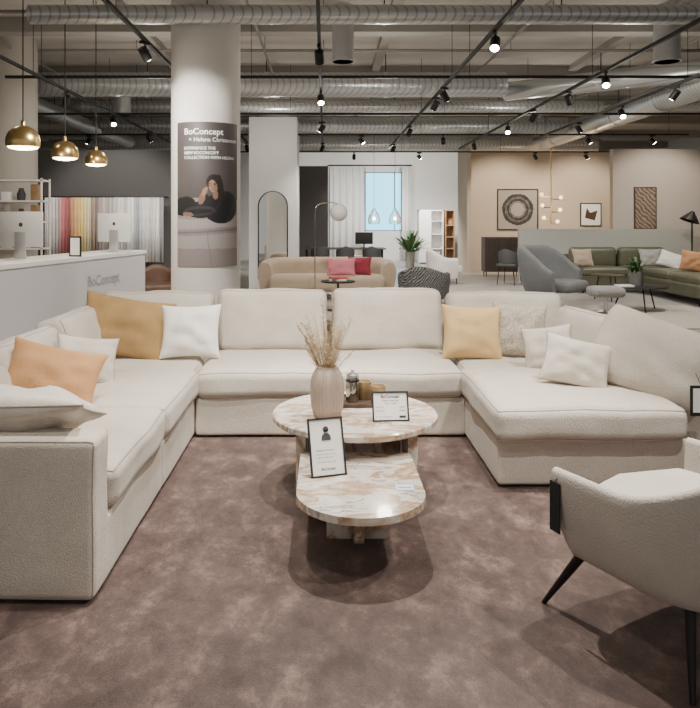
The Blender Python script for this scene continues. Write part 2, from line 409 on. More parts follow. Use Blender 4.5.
for k, (x0, x1, y0, y1, z1, cr) in enumerate(((-1.80, -.865, 2.905, 3.855, .47, .026), (-1.80, -.865, 3.870, 4.82, .465, .026), (-1.80, -.895, 4.835, 5.66, .465, .012),
        (-.88, .030, 4.765, 5.66, .465, .026), (.050, .955, 4.765, 5.66, .465, .026), (.965, 1.95, 4.905, 5.66, .47, .012), (.93, 1.985, 3.81, 4.895, .475, .032))):
    bm = N(); pa = rbox(bm, ((x0+x1)/2, (y0+y1)/2, (.285+z1)/2), (x1-x0, y1-y0, z1-.285), .052, 14, crown=cr, fcrown=.008, nz=.012, seed=20+k, nscale=3.2, seam='z')
    sp('seat_cushion', bm); piping(pa, sofa)
def backc(cx, cy, w, yaw, h=.50, t=.22, z0=.45, lean=.22, seed=0, nz=.019, roll=0):
    bm = N(); M = T(cx, cy, z0) @ R(yaw, 'Z') @ R(-lean, 'X') @ R(roll, 'Y')
    pa = rbox(bm, (0, 0, h/2), (w, t, h), .060, 14, fcrown=.035, crown=.006, nz=nz, seed=seed, nscale=3.6, seam='y')
    bmesh.ops.transform(bm, matrix=M, verts=bm.verts); sp('back_cushion', bm); piping(pa, sofa, M)
backc(-.425, 5.60, .87, 0, seed=1, h=.49); backc(.495, 5.60, .87, 0, seed=2, h=.50); backc(-1.34, 5.60, .89, .05, seed=3, h=.47, lean=.3); backc(1.43, 5.60, .92, -.04, seed=4, h=.47, lean=.28)
backc(-1.72, 5.02, .80, PI/2, seed=5, h=.41, lean=.32); backc(-1.72, 4.15, .86, PI/2, seed=6, h=.39, z0=.43, lean=.35); backc(-1.72, 3.4, .7, PI/2, seed=7, h=.30, z0=.43, lean=.3)
backc(1.82, 4.98, .86, -PI/2+.12, seed=8, h=.40, lean=.34)
M = T(1.91, 4.12, .45) @ R(-.50, 'Z') @ R(-.52, 'X') @ T(0, 0, .25) @ R(.34, 'Y') @ T(0, 0, -.25)
bm, bd = pillow_bm(.68, .52, .28, 31, nz=.012, sag=.02, pinch=.02, rnd=.16); bmesh.ops.transform(bm, matrix=M, verts=bm.verts); sp('back_cushion', bm); piping([bd], sofa, M, .006)

def pillow(label, x, y, z, w, h, t, m, pm_, yaw=0, lean=.3, roll=0, seed=0, nz=.013, group='throw pillows on the sectional sofa'):
    bm, bd = pillow_bm(w, h, t, seed, nz=nz); o = mk('throw_pillow', bm, m, ang=80)
    b = N(); tube(b, bd+[bd[0]], .0045, 6, caps=False); mk('piping', b, pm_, o)
    o.matrix_world = T(x, y, z) @ R(yaw, 'Z') @ R(-lean, 'X') @ T(0, 0, h/2) @ R(roll, 'Y') @ T(0, 0, -h/2)
    tag(o, label, 'pillow', group); return o
MUST = fabric('mustard_velvet', (.33, .205, .08), 120, .3, .14); WHT = fabric('white_linen', (.84, .81, .76)); PEACH = fabric('peach_linen', (.50, .265, .115), 120, .5, .08)
BEI = fabric('light_beige_linen', (.66, .60, .52)); YEL = fabric('cream_yellow', (.68, .47, .215), 120, .3, .06); TEX = fabric('speckled_boucle', (.50, .44, .36), 90, .9, .28, 60)
pillow('large mustard velvet throw pillow leaning in the left back corner of the sofa', -1.49, 5.15, .485, .68, .46, .18, MUST, MUST, .08, .36, .17, 1, nz=.02)
pillow('white linen throw pillow beside the mustard one', -1.0, 5.13, .49, .44, .39, .16, WHT, WHT, -.05, .32, -.03, 2)
pillow('small off-white throw pillow behind the peach pillow on the left wing', -1.47, 4.34, .48, .38, .30, .13, BEI, SOFA_PIPE, .55, .3, .18, 3)
pillow('peach orange throw pillow tilted against the left wing', -1.45, 3.72, .485, .50, .36, .16, PEACH, PEACH, .35, .50, .28, 4)
pillow('beige throw pillow cut by the left edge of the photo behind the peach one', -1.72, 4.05, .50, .36, .26, .12, BEI, SOFA_PIPE, .6, .4, .1, 5)
pillow('cream yellow throw pillow in the right back corner of the sofa', 1.09, 5.14, .475, .44, .40, .16, YEL, YEL, 0, .3, .04, 6)
pillow('speckled beige textured throw pillow right of the cream yellow one', 1.45, 5.20, .48, .40, .40, .14, TEX, TEX, -.15, .28, .05, 7)
pillow('small off-white throw pillow right of the speckled one, farther from camera', 1.50, 4.74, .48, .34, .31, .13, BEI, SOFA_PIPE, -.5, .40, -.20, 8)
pillow('small off-white throw pillow at the front of the right wing, nearest the big cushion', 1.52, 4.22, .49, .40, .30, .15, BEI, SOFA_PIPE, -.25, .38, .20, 9)
pillow('big off-white cushion with piping lying on the left front armrest', -1.34, 3.12, .63, .72, .40, .18, BEI, SOFA_PIPE, .06, -1.22, 0, 10, nz=.02)

# ------------------------------------------------------------------ coffee tables
TX, TY, TZ = .165, 3.9, .435
rt = thing('round_coffee_table', 'taller round marble coffee table carrying the vase and candles', 'coffee table', (TX, TY, RZ))
def slab_table_part(name, bm, p, off): return mk(name, bm, MARBLE, p, off=off, ang=40)
bm = N(); rr = .457; prof = [(rr-.006, TZ-.035), (rr, TZ-.029), (rr, TZ-.006), (rr-.006, TZ)]
lathe(bm, prof, (TX, TY, 0), 72); slab_table_part('tabletop', bm, rt, rt.location)
for x in (-.125, .455):
    bm = N(); b2(bm, x-.026, x+.026, 3.62, 4.12, RZ, TZ-.036, .003); slab_table_part('leg', bm, rt, rt.location)
bm = N(); b2(bm, -.098, .428, 3.96, 4.01, RZ, TZ-.036, .003); slab_table_part('leg', bm, rt, rt.location)
LX, LZ = .157, .305
lt = thing('oblong_coffee_table', 'lower marble coffee table with rounded front tucked under the round one', 'coffee table', (LX, 3.2, RZ))
ol = []; yb, yf, rw = 3.60, 3.08, .283
for k in range(25):
    a = PI+PI*k/24; ol.append((LX+rw*math.cos(a), yf+rw*math.sin(a)*.98))
ol += [(LX+rw, yb), (LX-rw, yb)]
bm = N(); prism(bm, ol, LZ-.032, LZ, .004); slab_table_part('tabletop', bm, lt, lt.location)
bm = N(); b2(bm, LX-.025, LX+.025, 3.22, 3.58, RZ, LZ-.033, .003); slab_table_part('leg', bm, lt, lt.location)
bm = N(); b2(bm, LX-.15, LX-.0255, 3.27, 3.32, RZ, LZ-.033, .003); b2(bm, LX+.0255, LX+.15, 3.27, 3.32, RZ, LZ-.033, .003); slab_table_part('leg', bm, lt, lt.location)

vx, vy = .012, 3.80
vs = thing('ribbed_vase', 'ribbed beige-pink vase on the round marble table', 'vase', (vx, vy, TZ))
bm = N(); lathe(bm, [(0, .002), (.056, 0), (.072, .006), (.085, .05), (.091, .11), (.091, .17), (.084, .215), (.068, .25), (.057, .262), (.057, .272), (.048, .272), (.048, .25), (.06, .2), (0, .18)], (0, 0, 0), 144, .016, 28)
mk('body', bm, mat('vase_clay', (.38, .295, .24), .5, var=(8, .06)), vs, ang=80)
gr = thing('dried_grass', 'bunch of dried straw-coloured grass and fern stems standing in the ribbed vase', 'dried grass', (vx, vy, TZ+.19))
STRAW = mat('straw', (.42, .30, .17), .9, var=(20, .3)); FLUFF = mat('grass_plume', (.52, .41, .28), .95)
bs = N(); bp = N()
for k in range(40):
    a = random.uniform(0, 2*PI); sp_ = random.uniform(.03, .15); hh = random.uniform(.16, .37)
    if k % 13 == 0: hh = random.uniform(.42, .52); sp_ *= .5
    pts = []
    for i in range(6):
        t = i/5; pts.append(Vector((math.cos(a)*(.03*min(1, t*3)+sp_*t**1.6), math.sin(a)*(.03*min(1, t*3)+sp_*t**1.6)*.8, hh*t)))
    tube(bs, pts, [.0015]*4+[.0011, .0007], 5)
    if k % 2 == 0:
        for q in range(50):
            t = .45+.55*q/49; i = min(4, int(t*5)); p = pts[i].lerp(pts[i+1], t*5-i)
            d = Vector((random.uniform(-1, 1), random.uniform(-1, 1), random.uniform(.2, 1.2))).normalized()*random.uniform(.014, .036)
            tube(bp, [p, p+d*.6, p+d], [.0007, .0014, .0004], 4)
    else:
        for q in range(24):
            t = .3+.68*q/24; i = min(4, int(t*5)); p = pts[i].lerp(pts[i+1], t*5-i)
            d = Vector((random.choice((-1, 1))*random.uniform(.5, 1), random.uniform(-.6, .6), .5)).normalized()*.07*(1.1-t)
            tube(bs, [p, p+d], [.0010, .0004], 4)
mk('stems', bs, STRAW, gr); mk('plumes', bp, FLUFF, gr)
tr = thing('serving_tray', 'dark brown wooden tray under the metal pot and candle glasses', 'tray', (.25, 4.08, TZ))
bm = N(); b2(bm, -.15, .15, -.11, .11, 0, .008, .002); mk('bottom', bm, DWOOD, tr)
bm = N()
for q in (-1, 1): b2(bm, q*.15-.005, q*.15+.005, -.115, .115, 0, .022, .002); b2(bm, -.155, .155, q*.115-.005, q*.115+.005, 0, .022, .002)
mk('rim', bm, DWOOD, tr)
tn = thing('metal_canister', 'tall shiny metal pot with a lid knob on the tray', 'pot', (.160, 4.08, TZ+.008))
POT = mat('pot_metal', (.36, .35, .33), .18, 1.0)
bm = N(); lathe(bm, [(.034, 0), (.038, .006), (.038, .13), (.034, .14)], seg=32); mk('body', bm, POT, tn)
bm = N(); lathe(bm, [(.036, .14), (.038, .143), (.036, .155), (.016, .165), (.008, .168), (.010, .180), (0, .186)], seg=28); mk('lid', bm, STEEL, tn)
bm = N(); lathe(bm, [(.0395, .118), (.0405, .12), (.0405, .128), (.0395, .13)], seg=32); mk('band', bm, BLACK, tn)
AMB = mat('amber_glass', (.32, .225, .11), .15, coat=.4); WAX = mat('wax', (.55, .45, .30), .6)
c1 = thing('candle_glass', 'tan candle glass at the right front of the tray', 'candle', (.305, 4.03, TZ+.008), group='tan candle glasses')
bm = N(); lathe(bm, [(.037, 0), (.042, .006), (.043, .105), (.039, .105), (.038, .08), (0, .08)], seg=28); mk('glass', bm, AMB, c1)
bm = N(); lathe(bm, [(.0375, .081), (.0375, .088), (0, .088)], seg=20); mk('wax', bm, WAX, c1)
bm = N(); tube(bm, [(0, 0, .088), (0, 0, .100)], .0015, 5); mk('wick', bm, BLACKM, c1)
dup(c1, (.232, 4.14, TZ+.008), 0, 'second tan candle glass behind the first, next to the metal pot')

def frame_sign(name, label, x, y, z, w, h, yaw, lean, lines):
    o = thing(name, label, 'sign', (x, y, z), yaw)
    ML = R(-lean, 'X')
    bm = N(); t = .008
    for q in (-1, 1): b2(bm, q*(w/2-t/2)-t/2, q*(w/2-t/2)+t/2, -.006, .006, 0, h)
    b2(bm, -w/2+t, w/2-t, -.006, .006, 0, t); b2(bm, -w/2+t, w/2-t, -.006, .006, h-t, h)
    bmesh.ops.transform(bm, matrix=ML, verts=bm.verts); mk('frame', bm, BLACKM, o, smooth=False)
    bm = N(); b2(bm, -w/2+t, w/2-t, -.001, .004, t, h-t); bmesh.ops.transform(bm, matrix=ML, verts=bm.verts); mk('card', bm, PAPER, o, smooth=False)
    bm = N(); b2(bm, -.01, .01, .004, .007, 0, h*.8); bmesh.ops.transform(bm, matrix=T(0, h*.8*math.sin(lean)+.05, 0) @ R(.30, 'X'), verts=bm.verts)
    for v in bm.verts: v.co.z = max(v.co.z, 0)
    mk('easel', bm, BLACKM, o, smooth=False)
    for (s, size, u, v, al, wt) in lines:
        text_on('lettering', s, size, INK, o, ML @ T(u, -.0022, v) @ UP, wt, al)
    return o, ML
o1, ML = frame_sign('price_sign', 'landscape black-framed price card standing on the round marble table', .35, 3.70, TZ, .195, .155, .06, .35,
    [('BoConcept', .022, 0, .122, 'CENTER', .0004), ('Madrid coffee table', .0115, 0, .104, 'CENTER', 0), ('Ceramic / marble', .0095, 0, .09, 'CENTER', 0), ('Price from', .010, -.08, .07, 'LEFT', 0), ('6.299', .012, .075, .07, 'RIGHT', 0),
     ('Price shown', .010, -.08, .052, 'LEFT', 0), ('8.498', .012, .075, .052, 'RIGHT', 0), ('Ask us for more designs', .0085, -.08, .022, 'LEFT', 0)])
bm = N(); b2(bm, .045, .08, -.0022, -.0012, .018, .03); bmesh.ops.transform(bm, matrix=ML, verts=bm.verts); mk('printed_bar', bm, INK, o1, smooth=False)
o2, ML = frame_sign('info_sign', 'portrait black-framed information card standing on the low oblong table', .020, 3.26, LZ, .172, .265, .30, .30,
    [('Design by the team', .0115, -.055, .115, 'LEFT', 0), ('Solid stone table set, in two', .0085, -.055, .098, 'LEFT', 0), ('heights for living rooms', .0085, -.055, .084, 'LEFT', 0), ('Free interior design service', .0085, -.055, .064, 'LEFT', 0), ('BoConcept', .015, 0, .03, 'CENTER', .0003)])
bm = N(); lathe(bm, [(.014, 0), (.014, .001)], (0, 0, 0), 20)
bmesh.ops.transform(bm, matrix=ML @ T(0, -.003, .212) @ UP, verts=bm.verts)
b3 = N(); prism(b3, [(-.024, 0), (.024, 0), (.02, .022), (.008, .032), (-.008, .032), (-.02, .022)], 0, .001); bmesh.ops.transform(b3, matrix=ML @ T(0, -.003, .163) @ UP, verts=b3.verts)
mk('printed_portrait', bm, DARKG, o2); mk('printed_portrait', b3, DARKG, o2, smooth=False)
bm = N(); b2(bm, .315, .395, 3.09, 3.15, LZ, LZ+.004); stk = tag(mk('price_sticker', bm, mat('sticker_blue', (.66, .78, .90), .5), smooth=False), 'small pale price sticker lying on the low marble tabletop', 'sticker')
bm = N(); b2(bm, .325, .385, 3.115, 3.122, LZ+.004, LZ+.0045); mk('printed_line', bm, INK, stk, smooth=False)

# ------------------------------------------------------------------ barrel shells / armchair
def shell(bm, rx, ry, span, zb, zt, th, taper=.85, L=.3, n=44, m=8, flare=0):
    sec = []
    for i in range(n+1):
        a = -span+2*span*i/n; s = 1 if a >= 0 else -1
        if abs(a) <= PI/2: base = Vector((rx*math.sin(a), ry*math.cos(a), 0)); nr = Vector((math.sin(a), math.cos(a), 0)).normalized()
        else: base = Vector((s*rx*(1-flare*(abs(a)-PI/2)), -(abs(a)-PI/2)*L, 0)); nr = Vector((s, 0, 0))
        z1 = zt(a); z0 = zb(a) if callable(zb) else zb; loop = []
        def SC(p, sc): return Vector((p.x*sc, p.y*(sc if p.y > 0 else 1-(1-sc)*.35), 0))
        for k in range(m+1):
            t = k/m; sc = taper+(1-taper)*math.sin(t*PI/2)**.8; loop.append(SC(base, sc)+Vector((0, 0, z0+(z1-th/2-z0)*t)))
        for k in range(1, 6):
            b = PI*k/6; loop.append(base-nr*(th/2)*(1-math.cos(b))+Vector((0, 0, z1-th/2+math.sin(b)*th/2)))
        for k in range(m, -1, -1):
            t = k/m; sc = taper+(1-taper)*math.sin(t*PI/2)**.8; loop.append(SC(base, sc)-nr*th+Vector((0, 0, z0+(z1-th/2-z0)*t)))
        sec.append([bm.verts.new(p) for p in loop])
    q = len(sec[0])
    for i in range(n):
        for k in range(q): bm.faces.new((sec[i][k], sec[i][(k+1) % q], sec[i+1][(k+1) % q], sec[i+1][k]))
    for loop in (sec[0], sec[-1]):
        half = q//2
        for k in range(half):
            a_, b_, c_, d_ = loop[k], loop[k+1], loop[q-2-k], loop[q-1-k]
            vs_ = []
            for v in (a_, b_, c_, d_):
                if v not in vs_: vs_.append(v)
            if len(vs_) >= 3:
                try: bm.faces.new(vs_)
                except ValueError: pass
sm = lambda x: x*x*(3-2*x)
BOUC = fabric('greige_weave', (.55, .505, .44), 170, .5, .05)
ac = thing('armchair', 'greige textured barrel armchair with black tapered legs at the right front', 'armchair', (1.33, 2.48, RZ), PI+.48)
bm = N(); SP = PI/2+.92
shell(bm, .40, .38, SP, lambda a: .25, lambda a: .580+.20*sm(max(0, 1-abs(a)/1.75)), .042, .78, .34, n=70, m=12); mk('shell', bm, BOUC, ac, ang=70)
def dshape(rx, ry, yf, n=22):
    o_ = [(rx*math.sin(-PI/2+PI*k/n), ry*math.cos(-PI/2+PI*k/n)) for k in range(n+1)]
    return o_+[(rx, yf*.8), (rx*.93, yf*.95), (rx*.7, yf), (0, yf*1.03), (-rx*.7, yf), (-rx*.93, yf*.95), (-rx, yf*.8)]
bm = N(); prism(bm, dshape(.29, .27, -.29), .245, .33, .01); mk('seat_base', bm, BOUC, ac)
bm = N(); prism(bm, dshape(.318, .295, -.335), .335, .480, .045, 5); mk('seat_cushion', bm, fabric('greige_seat', (.62, .575, .505), 170, .5, .05), ac, ang=80)
for (x0, y0, x1, y1) in ((.285, -.26, .31, -.44), (-.285, -.26, -.31, -.44), (.23, .12, .33, .20), (-.23, .12, -.33, .20)):
    bm = N(); tube(bm, [(x0, y0, .27), (x1, y1, 0)], [.020, .009], 14); mk('leg', bm, BLACK, ac)
ht = thing('hanging_tag', 'thin black card tag hanging from the front end of the armchair arm', 'tag', (.838, 2.55, .365), -1.15)
bm = N(); b2(bm, -.025, .025, -.0025, .0025, 0, .18); mk('card', bm, BLACKM, ht, smooth=False)
bm = N(); tube(bm, [(0, 0, .18), (.01, .01, .21)], .0015, 5); mk('string', bm, BLACKM, ht)
ht2 = thing('price_card', 'black-framed price card hanging from the big slouched cushion at the right edge', 'sign', (2.045, 3.80, .435))
bm = N(); b2(bm, -.06, .06, 0, .008, 0, .165); mk('frame', bm, BLACKM, ht2, smooth=False)
bm = N(); b2(bm, -.047, .047, -.002, 0, .02, .15); mk('card', bm, PAPER, ht2, smooth=False)
bm = N(); tube(bm, [(0, .006, .165), (.02, .10, .21)], .002, 5); mk('string', bm, BLACKM, ht2)

# ------------------------------------------------------------------ reception counter & left side
CTZ = 1.07
cA, cB = Vector((-3.12, 6.7, 0)), Vector((-2.57, 10.0, 0)); dv = (cB-cA); cl = dv.length; ca = math.atan2(dv.y, dv.x)
ct = thing('reception_counter', 'long white reception counter left of the round column', 'counter', ((cA+cB)/2), ca)
bm = N(); b2(bm, -cl/2, cl/2, 0, .60, .06, CTZ-.05); mk('body', bm, COUNTERM, ct, smooth=False)
bm = N(); b2(bm, -cl/2-.01, cl/2+.01, -.015, .62, CTZ-.05, CTZ, .004); mk('countertop', bm, WHITE, ct, smooth=False)
bm = N(); b2(bm, -cl/2+.03, cl/2-.03, .04, .58, 0, .06); mk('plinth', bm, DARKG, ct, smooth=False)
text_on('lettering', 'BoConcept', .18, mat('letter_silver', (.38, .38, .40), .35, .1), ct, T(.02, -.006, .70) @ UP, .004, 'LEFT')
def imac(label, x, y, rz, s=1):
    o = thing('desktop_computer', label, 'computer', (x, y, CTZ), rz, 'computers on the counter')
    bm = N(); b2(bm, -.27*s, .27*s, 0, .02, .14, .14+.38*s, .008); mk('display', bm, SILVL, o)
    bm = N(); b2(bm, -.1, .1, -.02, .17, 0, .008, .003); mk('foot', bm, SILVL, o)
    bm = N(); b2(bm, -.07, .07, .022, .034, .008, .3, .003); mk('stand', bm, SILVER, o)
    bm = N(); b2(bm, -.255*s, .255*s, -.002, 0, .19, .14+.365*s); mk('screen', bm, mat('screen', (.35, .38, .42), .15, emis=.35, ecol=(.6, .65, .7)), o, smooth=False)
    bm = N(); lathe(bm, [(.024, 0), (.024, .002)], (0, 0, 0), 20); bmesh.ops.transform(bm, matrix=T(0, .0205, .38) @ R(-PI/2, 'X'), verts=bm.verts); mk('emblem', bm, DARKG, o)
    return o
imac('silver desktop computer on the far end of the counter', WX(115, 9.3), 9.3, PI*.88)
imac('silver desktop computer at the left edge of the counter', WX(22, 7.6), 7.6, PI*.92)
hs = thing('counter_sign', 'small black-framed card standing on the white counter', 'sign', (WX(75, 8.2), 8.2, CTZ), -.25)
bm = N(); b2(bm, -.08, .08, 0, .012, 0, .24); mk('frame', bm, BLACKM, hs, smooth=False)
bm = N(); b2(bm, -.06, .06, -.002, 0, .02, .22); mk('card', bm, PAPER, hs, smooth=False)

cols = [(.74, .71, .66), (.70, .66, .62), (.74, .70, .66), (.62, .48, .47), (.58, .30, .32), (.58, .15, .13), (.45, .10, .12), (.70, .30, .10), (.76, .42, .14), (.78, .52, .10), (.80, .60, .14), (.76, .62, .28), (.70, .60, .38), (.40, .28, .20), (.26, .20, .17), (.44, .32, .32), (.54, .44, .42), (.36, .36, .31), (.48, .45, .41), (.62, .55, .50), (.72, .70, .66), (.76, .74, .70), (.58, .54, .54), (.78, .76, .74), (.80, .79, .76), (.45, .47, .52), (.56, .60, .65), (.74, .74, .74), (.80, .79, .76), (.64, .61, .57), (.74, .72, .69), (.81, .79, .76), (.40, .38, .39)]
names = ['ivory', 'off-white', 'cream', 'pale pink', 'dusty pink', 'red', 'dark rose', 'orange', 'light orange', 'mustard', 'golden yellow', 'straw yellow', 'sand', 'brown', 'dark brown', 'mauve', 'light mauve', 'grey green', 'stone', 'pale taupe', 'pale cream', 'milk white', 'mid grey', 'chalk white', 'bright ivory', 'slate blue', 'pale blue', 'light grey', 'snow white', 'warm grey', 'pale stone', 'bright white', 'charcoal']
bm = N(); y = 12.95; tube(bm, [(WX(44, y), y, WZ(197, y)), (WX(165, y), y, WZ(197, y))], .015, 8); tube(bm, [(WX(44, y), y, WZ(197, y)), (WX(44, y), 13.2, WZ(197, y))], .012, 8); tube(bm, [(WX(165, y), y, WZ(197, y)), (WX(165, y), 13.2, WZ(197, y))], .012, 8)
tag(mk('hanging_rail', bm, BLACK), 'black wall rail carrying the hanging fabric samples', 'rail')
nS = len(cols)
for k, c in enumerate(cols):
    g_ = sum(c)/3; c = tuple(.78*v_+.22*g_ for v_ in c)
    px = 47+(162-47)*k/(nS-1); x = WX(px, y); bm = N(); w = .064; n_ = 9; rows = []
    for i in range(n_+1):
        u = i/n_; xx = -w/2+w*u; yy = .018*math.sin(u*PI*2+k); rows.append([bm.verts.new((xx, yy, zz)) for zz in (WZ(262, y)-WZ(198, y), .008)])
    for i in range(n_): bm.faces.new((rows[i][0], rows[i+1][0], rows[i+1][1], rows[i][1]))
    o = mk('fabric_sample', bm, fabric('sample_%02d' % k, c, 60, .3, .08), ang=80); o.location = (x, y-.03, WZ(198, y))
    o.modifiers.new('thickness', 'SOLIDIFY').thickness = .006
    prev = names[k-1] if k else 'the rail end'; nx = names[k+1] if k < nS-1 else 'the rail end'
    tag(o, 'hanging %s fabric sample between %s and %s on the wall rail' % (names[k], prev, nx), 'fabric sample', 'fabric samples hanging on the dark wall')

sx0, sx1, sy0 = WX(-12, 9.4), WX(42, 9.4), 9.4
sh = thing('display_shelf', 'tall open white metal shelf at the left edge behind the counter', 'shelf', ((sx0+sx1)/2, sy0+.15, 0))
hw = (sx1-sx0)/2; zt = WZ(178, 9.4)
bm = N()
for a in (-hw, hw-.02):
    for b in (-.15, .13): b2(bm, a, a+.02, b, b+.02, 0, zt)
mk('frame', bm, WHITE, sh, smooth=False)
lev = [zt-.02, zt-.30, zt-.58, 1.12, .7]
for z in lev: bm = N(); b2(bm, -hw, hw, -.15, .15, z-.02, z); mk('shelf_board', bm, WHITE, sh, smooth=False)
k = 0
for z, lv in ((lev[1], 'second-highest'), (lev[2], 'third-highest'), (lev[3], 'fourth-highest')):
    for q, (nm, mm) in enumerate((('white', WHITE), ('grey', DARKG), ('tan', WOOD))):
        x = (sx0+sx1)/2-.18+.2*q; bm = N(); hgt = .12+.05*((k*7) % 3)
        if q == 1: lathe(bm, [(.0, 0), (.05, 0), (.06, hgt*.5), (.03, hgt*.9), (.035, hgt), (0, hgt)], seg=18)
        else: b2(bm, -.05, .05, -.06, .06, 0, hgt, .004)
        o = mk('ornament' if q == 1 else 'storage_box', bm, mm); o.location = (x, sy0+.15, z)
        tag(o, '%s %s on the %s board of the white shelf' % (nm, 'ornament bottle' if q == 1 else 'storage box', lv), 'ornament' if q == 1 else 'box', 'decor on the white shelf'); k += 1

def pendant(label, px, py, Y, r):
    x, z = WX(px, Y), WZ(py, Y)
    o = thing('pendant_lamp', label, 'pendant lamp', (x, Y, z), 0, 'brass pendants over the counter')
    bm = N(); pr = [(r*math.sin(t), r*1.0*math.cos(t)) for t in [PI*.60*k/14 for k in range(15)]]
    pr2 = [(q*.97, w*.97-.001) for q, w in pr[::-1]]; pr[0] = (.0, r); lathe(bm, pr+[(a, b) for a, b in pr2[:-1]]+[(0, r*.97)], seg=36); mk('shade', bm, BRASS, o, ang=60)
    bm = N(); lathe(bm, [(0, -r*.27), (r*.88, -r*.27), (r*.84, -r*.36), (r*.6, -r*.44), (r*.3, -r*.48), (0, -r*.49)], seg=28); mk('diffuser', bm, GLOW, o)
    bm = N(); tube(bm, [(0, 0, r*.98), (0, 0, CEIL-z)], .006, 6); mk('cord', bm, BLACKM, o)
    bm = N(); lathe(bm, [(.022, r*.95), (.022, r*1.25), (.01, r*1.35)], seg=14); mk('cap', bm, BRASS, o)
pendant('nearest and largest brass dome pendant at the left edge', 23, 142, 7.0, .165)
pendant('middle brass dome pendant above the counter', 65, 154, 7.9, .15)
pendant('farthest brass dome pendant, closest to the round column', 96, 161, 8.8, .14)

# ------------------------------------------------------------------ arched mirror on the pier
ym = PY; mx = WX(273, ym); mw = .32; z0m, z1m = .25, WZ(191, ym)
mi = thing('arched_mirror', 'tall arched mirror with thin black frame on the white pier', 'mirror', (mx, ym, z0m))
def arch(w, h, n=20): return [(-w, 0), (w, 0)]+[(w*math.cos(PI*k/n), h-w+w*math.sin(PI*k/n)) for k in range(n+1)]
def vprism(bm, ol, y0, y1):
    a = [bm.verts.new((x, y0, z)) for x, z in ol]; b = [bm.verts.new((x, y1, z)) for x, z in ol]; n = len(ol); bm.faces.new(a); bm.faces.new(b[::-1])
    for i in range(n): bm.faces.new((a[i], b[i], b[(i+1) % n], a[(i+1) % n]))
bm = N(); vprism(bm, arch(mw, z1m-z0m), -.03, -.002); mk('frame', bm, BLACK, mi, smooth=False)
bm = N(); vprism(bm, [(x*.92, .016+z*.982) for x, z in arch(mw, z1m-z0m)], -.034, -.031); mk('mirror_glass', bm, mat('mirror', (.88, .90, .90), .02, 1.0), mi, smooth=False)

# ------------------------------------------------------------------ middle distance furniture
def legs4(parent, w, d, h, r, m, splay=.0, z0=0):
    for a in (-1, 1):
        for b in (-1, 1):
            bm = N(); tube(bm, [(a*w, b*d, h), (a*(w+splay), b*(d+splay), z0)], [r, r*.7], 8); mk('leg', bm, m, parent)
TAUPE = fabric('taupe_boucle', (.38, .295, .215), 60, .4, .06)
cs = thing('curved_sofa', 'curved taupe sofa in the middle distance behind the sectional', 'sofa', (WX(327, 13.6), 13.6, 0))
bm = N(); shell(bm, 1.33, .62, PI/2+.35, .12, lambda a: .76-.10*max(0, abs(a)-1.1), .26, .95, .45); mk('backrest', bm, TAUPE, cs, ang=70)
bm = N(); rbox(bm, (0, -.10, .30), (2.2, .85, .28), .09, 8, crown=.02); mk('seat', bm, TAUPE, cs)
legs4(cs, .95, .2, .17, .02, BLACK)
PINK = fabric('pink_fabric', (.52, .17, .20)); RED = fabric('wine_fabric', (.22, .02, .035)); WOOLW = fabric('wool_white', (.66, .64, .60))
g2 = 'cushions on the curved sofa'
pillow('dusty pink cushion on the curved sofa', WX(341, 13.3), 13.22, .45, .55, .34, .14, PINK, PINK, 0, .35, 0, 11, group=g2)
pillow('wine red cushion right of the pink one on the curved sofa', WX(359, 13.3), 13.36, .45, .46, .36, .14, RED, RED, -.2, .35, 0, 12, group=g2)
ZEB = wave_mat('zigzag_weave', (.030, .029, .029), (.17, .165, .155), 11, dist=8, direction='DIAGONAL', rough=.9, p=(.3, .8))
pc = thing('patterned_armchair', 'low black and grey patterned armchair seen from behind, right of the curved sofa', 'armchair', (WX(424, 12.5), 12.6, 0), PI*.9)
bm = N(); shell(bm, .46, .38, PI/2+.55, .10, lambda a: .56+.12*sm(max(0, 1-abs(a)/1.5)), .12, .9, .35); mk('shell', bm, ZEB, pc, ang=70)
bm = N(); rbox(bm, (0, -.05, .28), (.68, .62, .24), .08, 8, crown=.02); mk('seat', bm, ZEB, pc)
legs4(pc, .28, .22, .17, .016, BLACK)
st = thing('side_table', 'small black round side table in front of the curved sofa', 'side table', (WX(338, 11.6), 11.6, 0))
bm = N(); lathe(bm, [(.28, .47), (.285, .475), (.285, .49), (.28, .495)], seg=32); mk('tabletop', bm, BLACK, st)
bm = N(); tube(bm, [(0, 0, .02), (0, 0, .47)], .018, 10); mk('pole', bm, BLACK, st)
bm = N(); lathe(bm, [(.18, 0), (.18, .015), (.02, .03)], seg=28); mk('base', bm, BLACK, st)
for k, (c, nm) in enumerate((((.6, .59, .55), 'white book at the bottom'), ((.4, .06, .05), 'red book on top'))):
    bm = N(); b2(bm, -.14+.01*k, .14, -.1, .1, 0, .03, .002); o = mk('book', bm, mat('book_%d' % k, c, .6), smooth=False); o.location = (WX(338, 11.6), 11.6, .495+.0305*k); o.rotation_euler = (0, 0, .3*k)
    tag(o, nm + ' of the pair on the small side table', 'book', 'books on the side table')
fl = thing('arc_floor_lamp', 'chrome floor lamp with a glossy globe standing by the curved sofa', 'floor lamp', (WX(315, 12.6), 12.6, 0))
CHR = mat('chrome', (.62, .60, .56), .15, 1.0)
bm = N(); lathe(bm, [(.15, 0), (.15, .02), (.02, .03)], seg=28); mk('base', bm, CHR, fl)
zt_ = WZ(203, 12.6); bm = N(); tube(bm, [(0, 0, .02), (0, 0, zt_-.15), (.03, 0, zt_-.05), (.12, 0, zt_), (.3, 0, zt_+.01), (.42, 0, zt_-.02)], .009, 8); mk('pole', bm, CHR, fl)
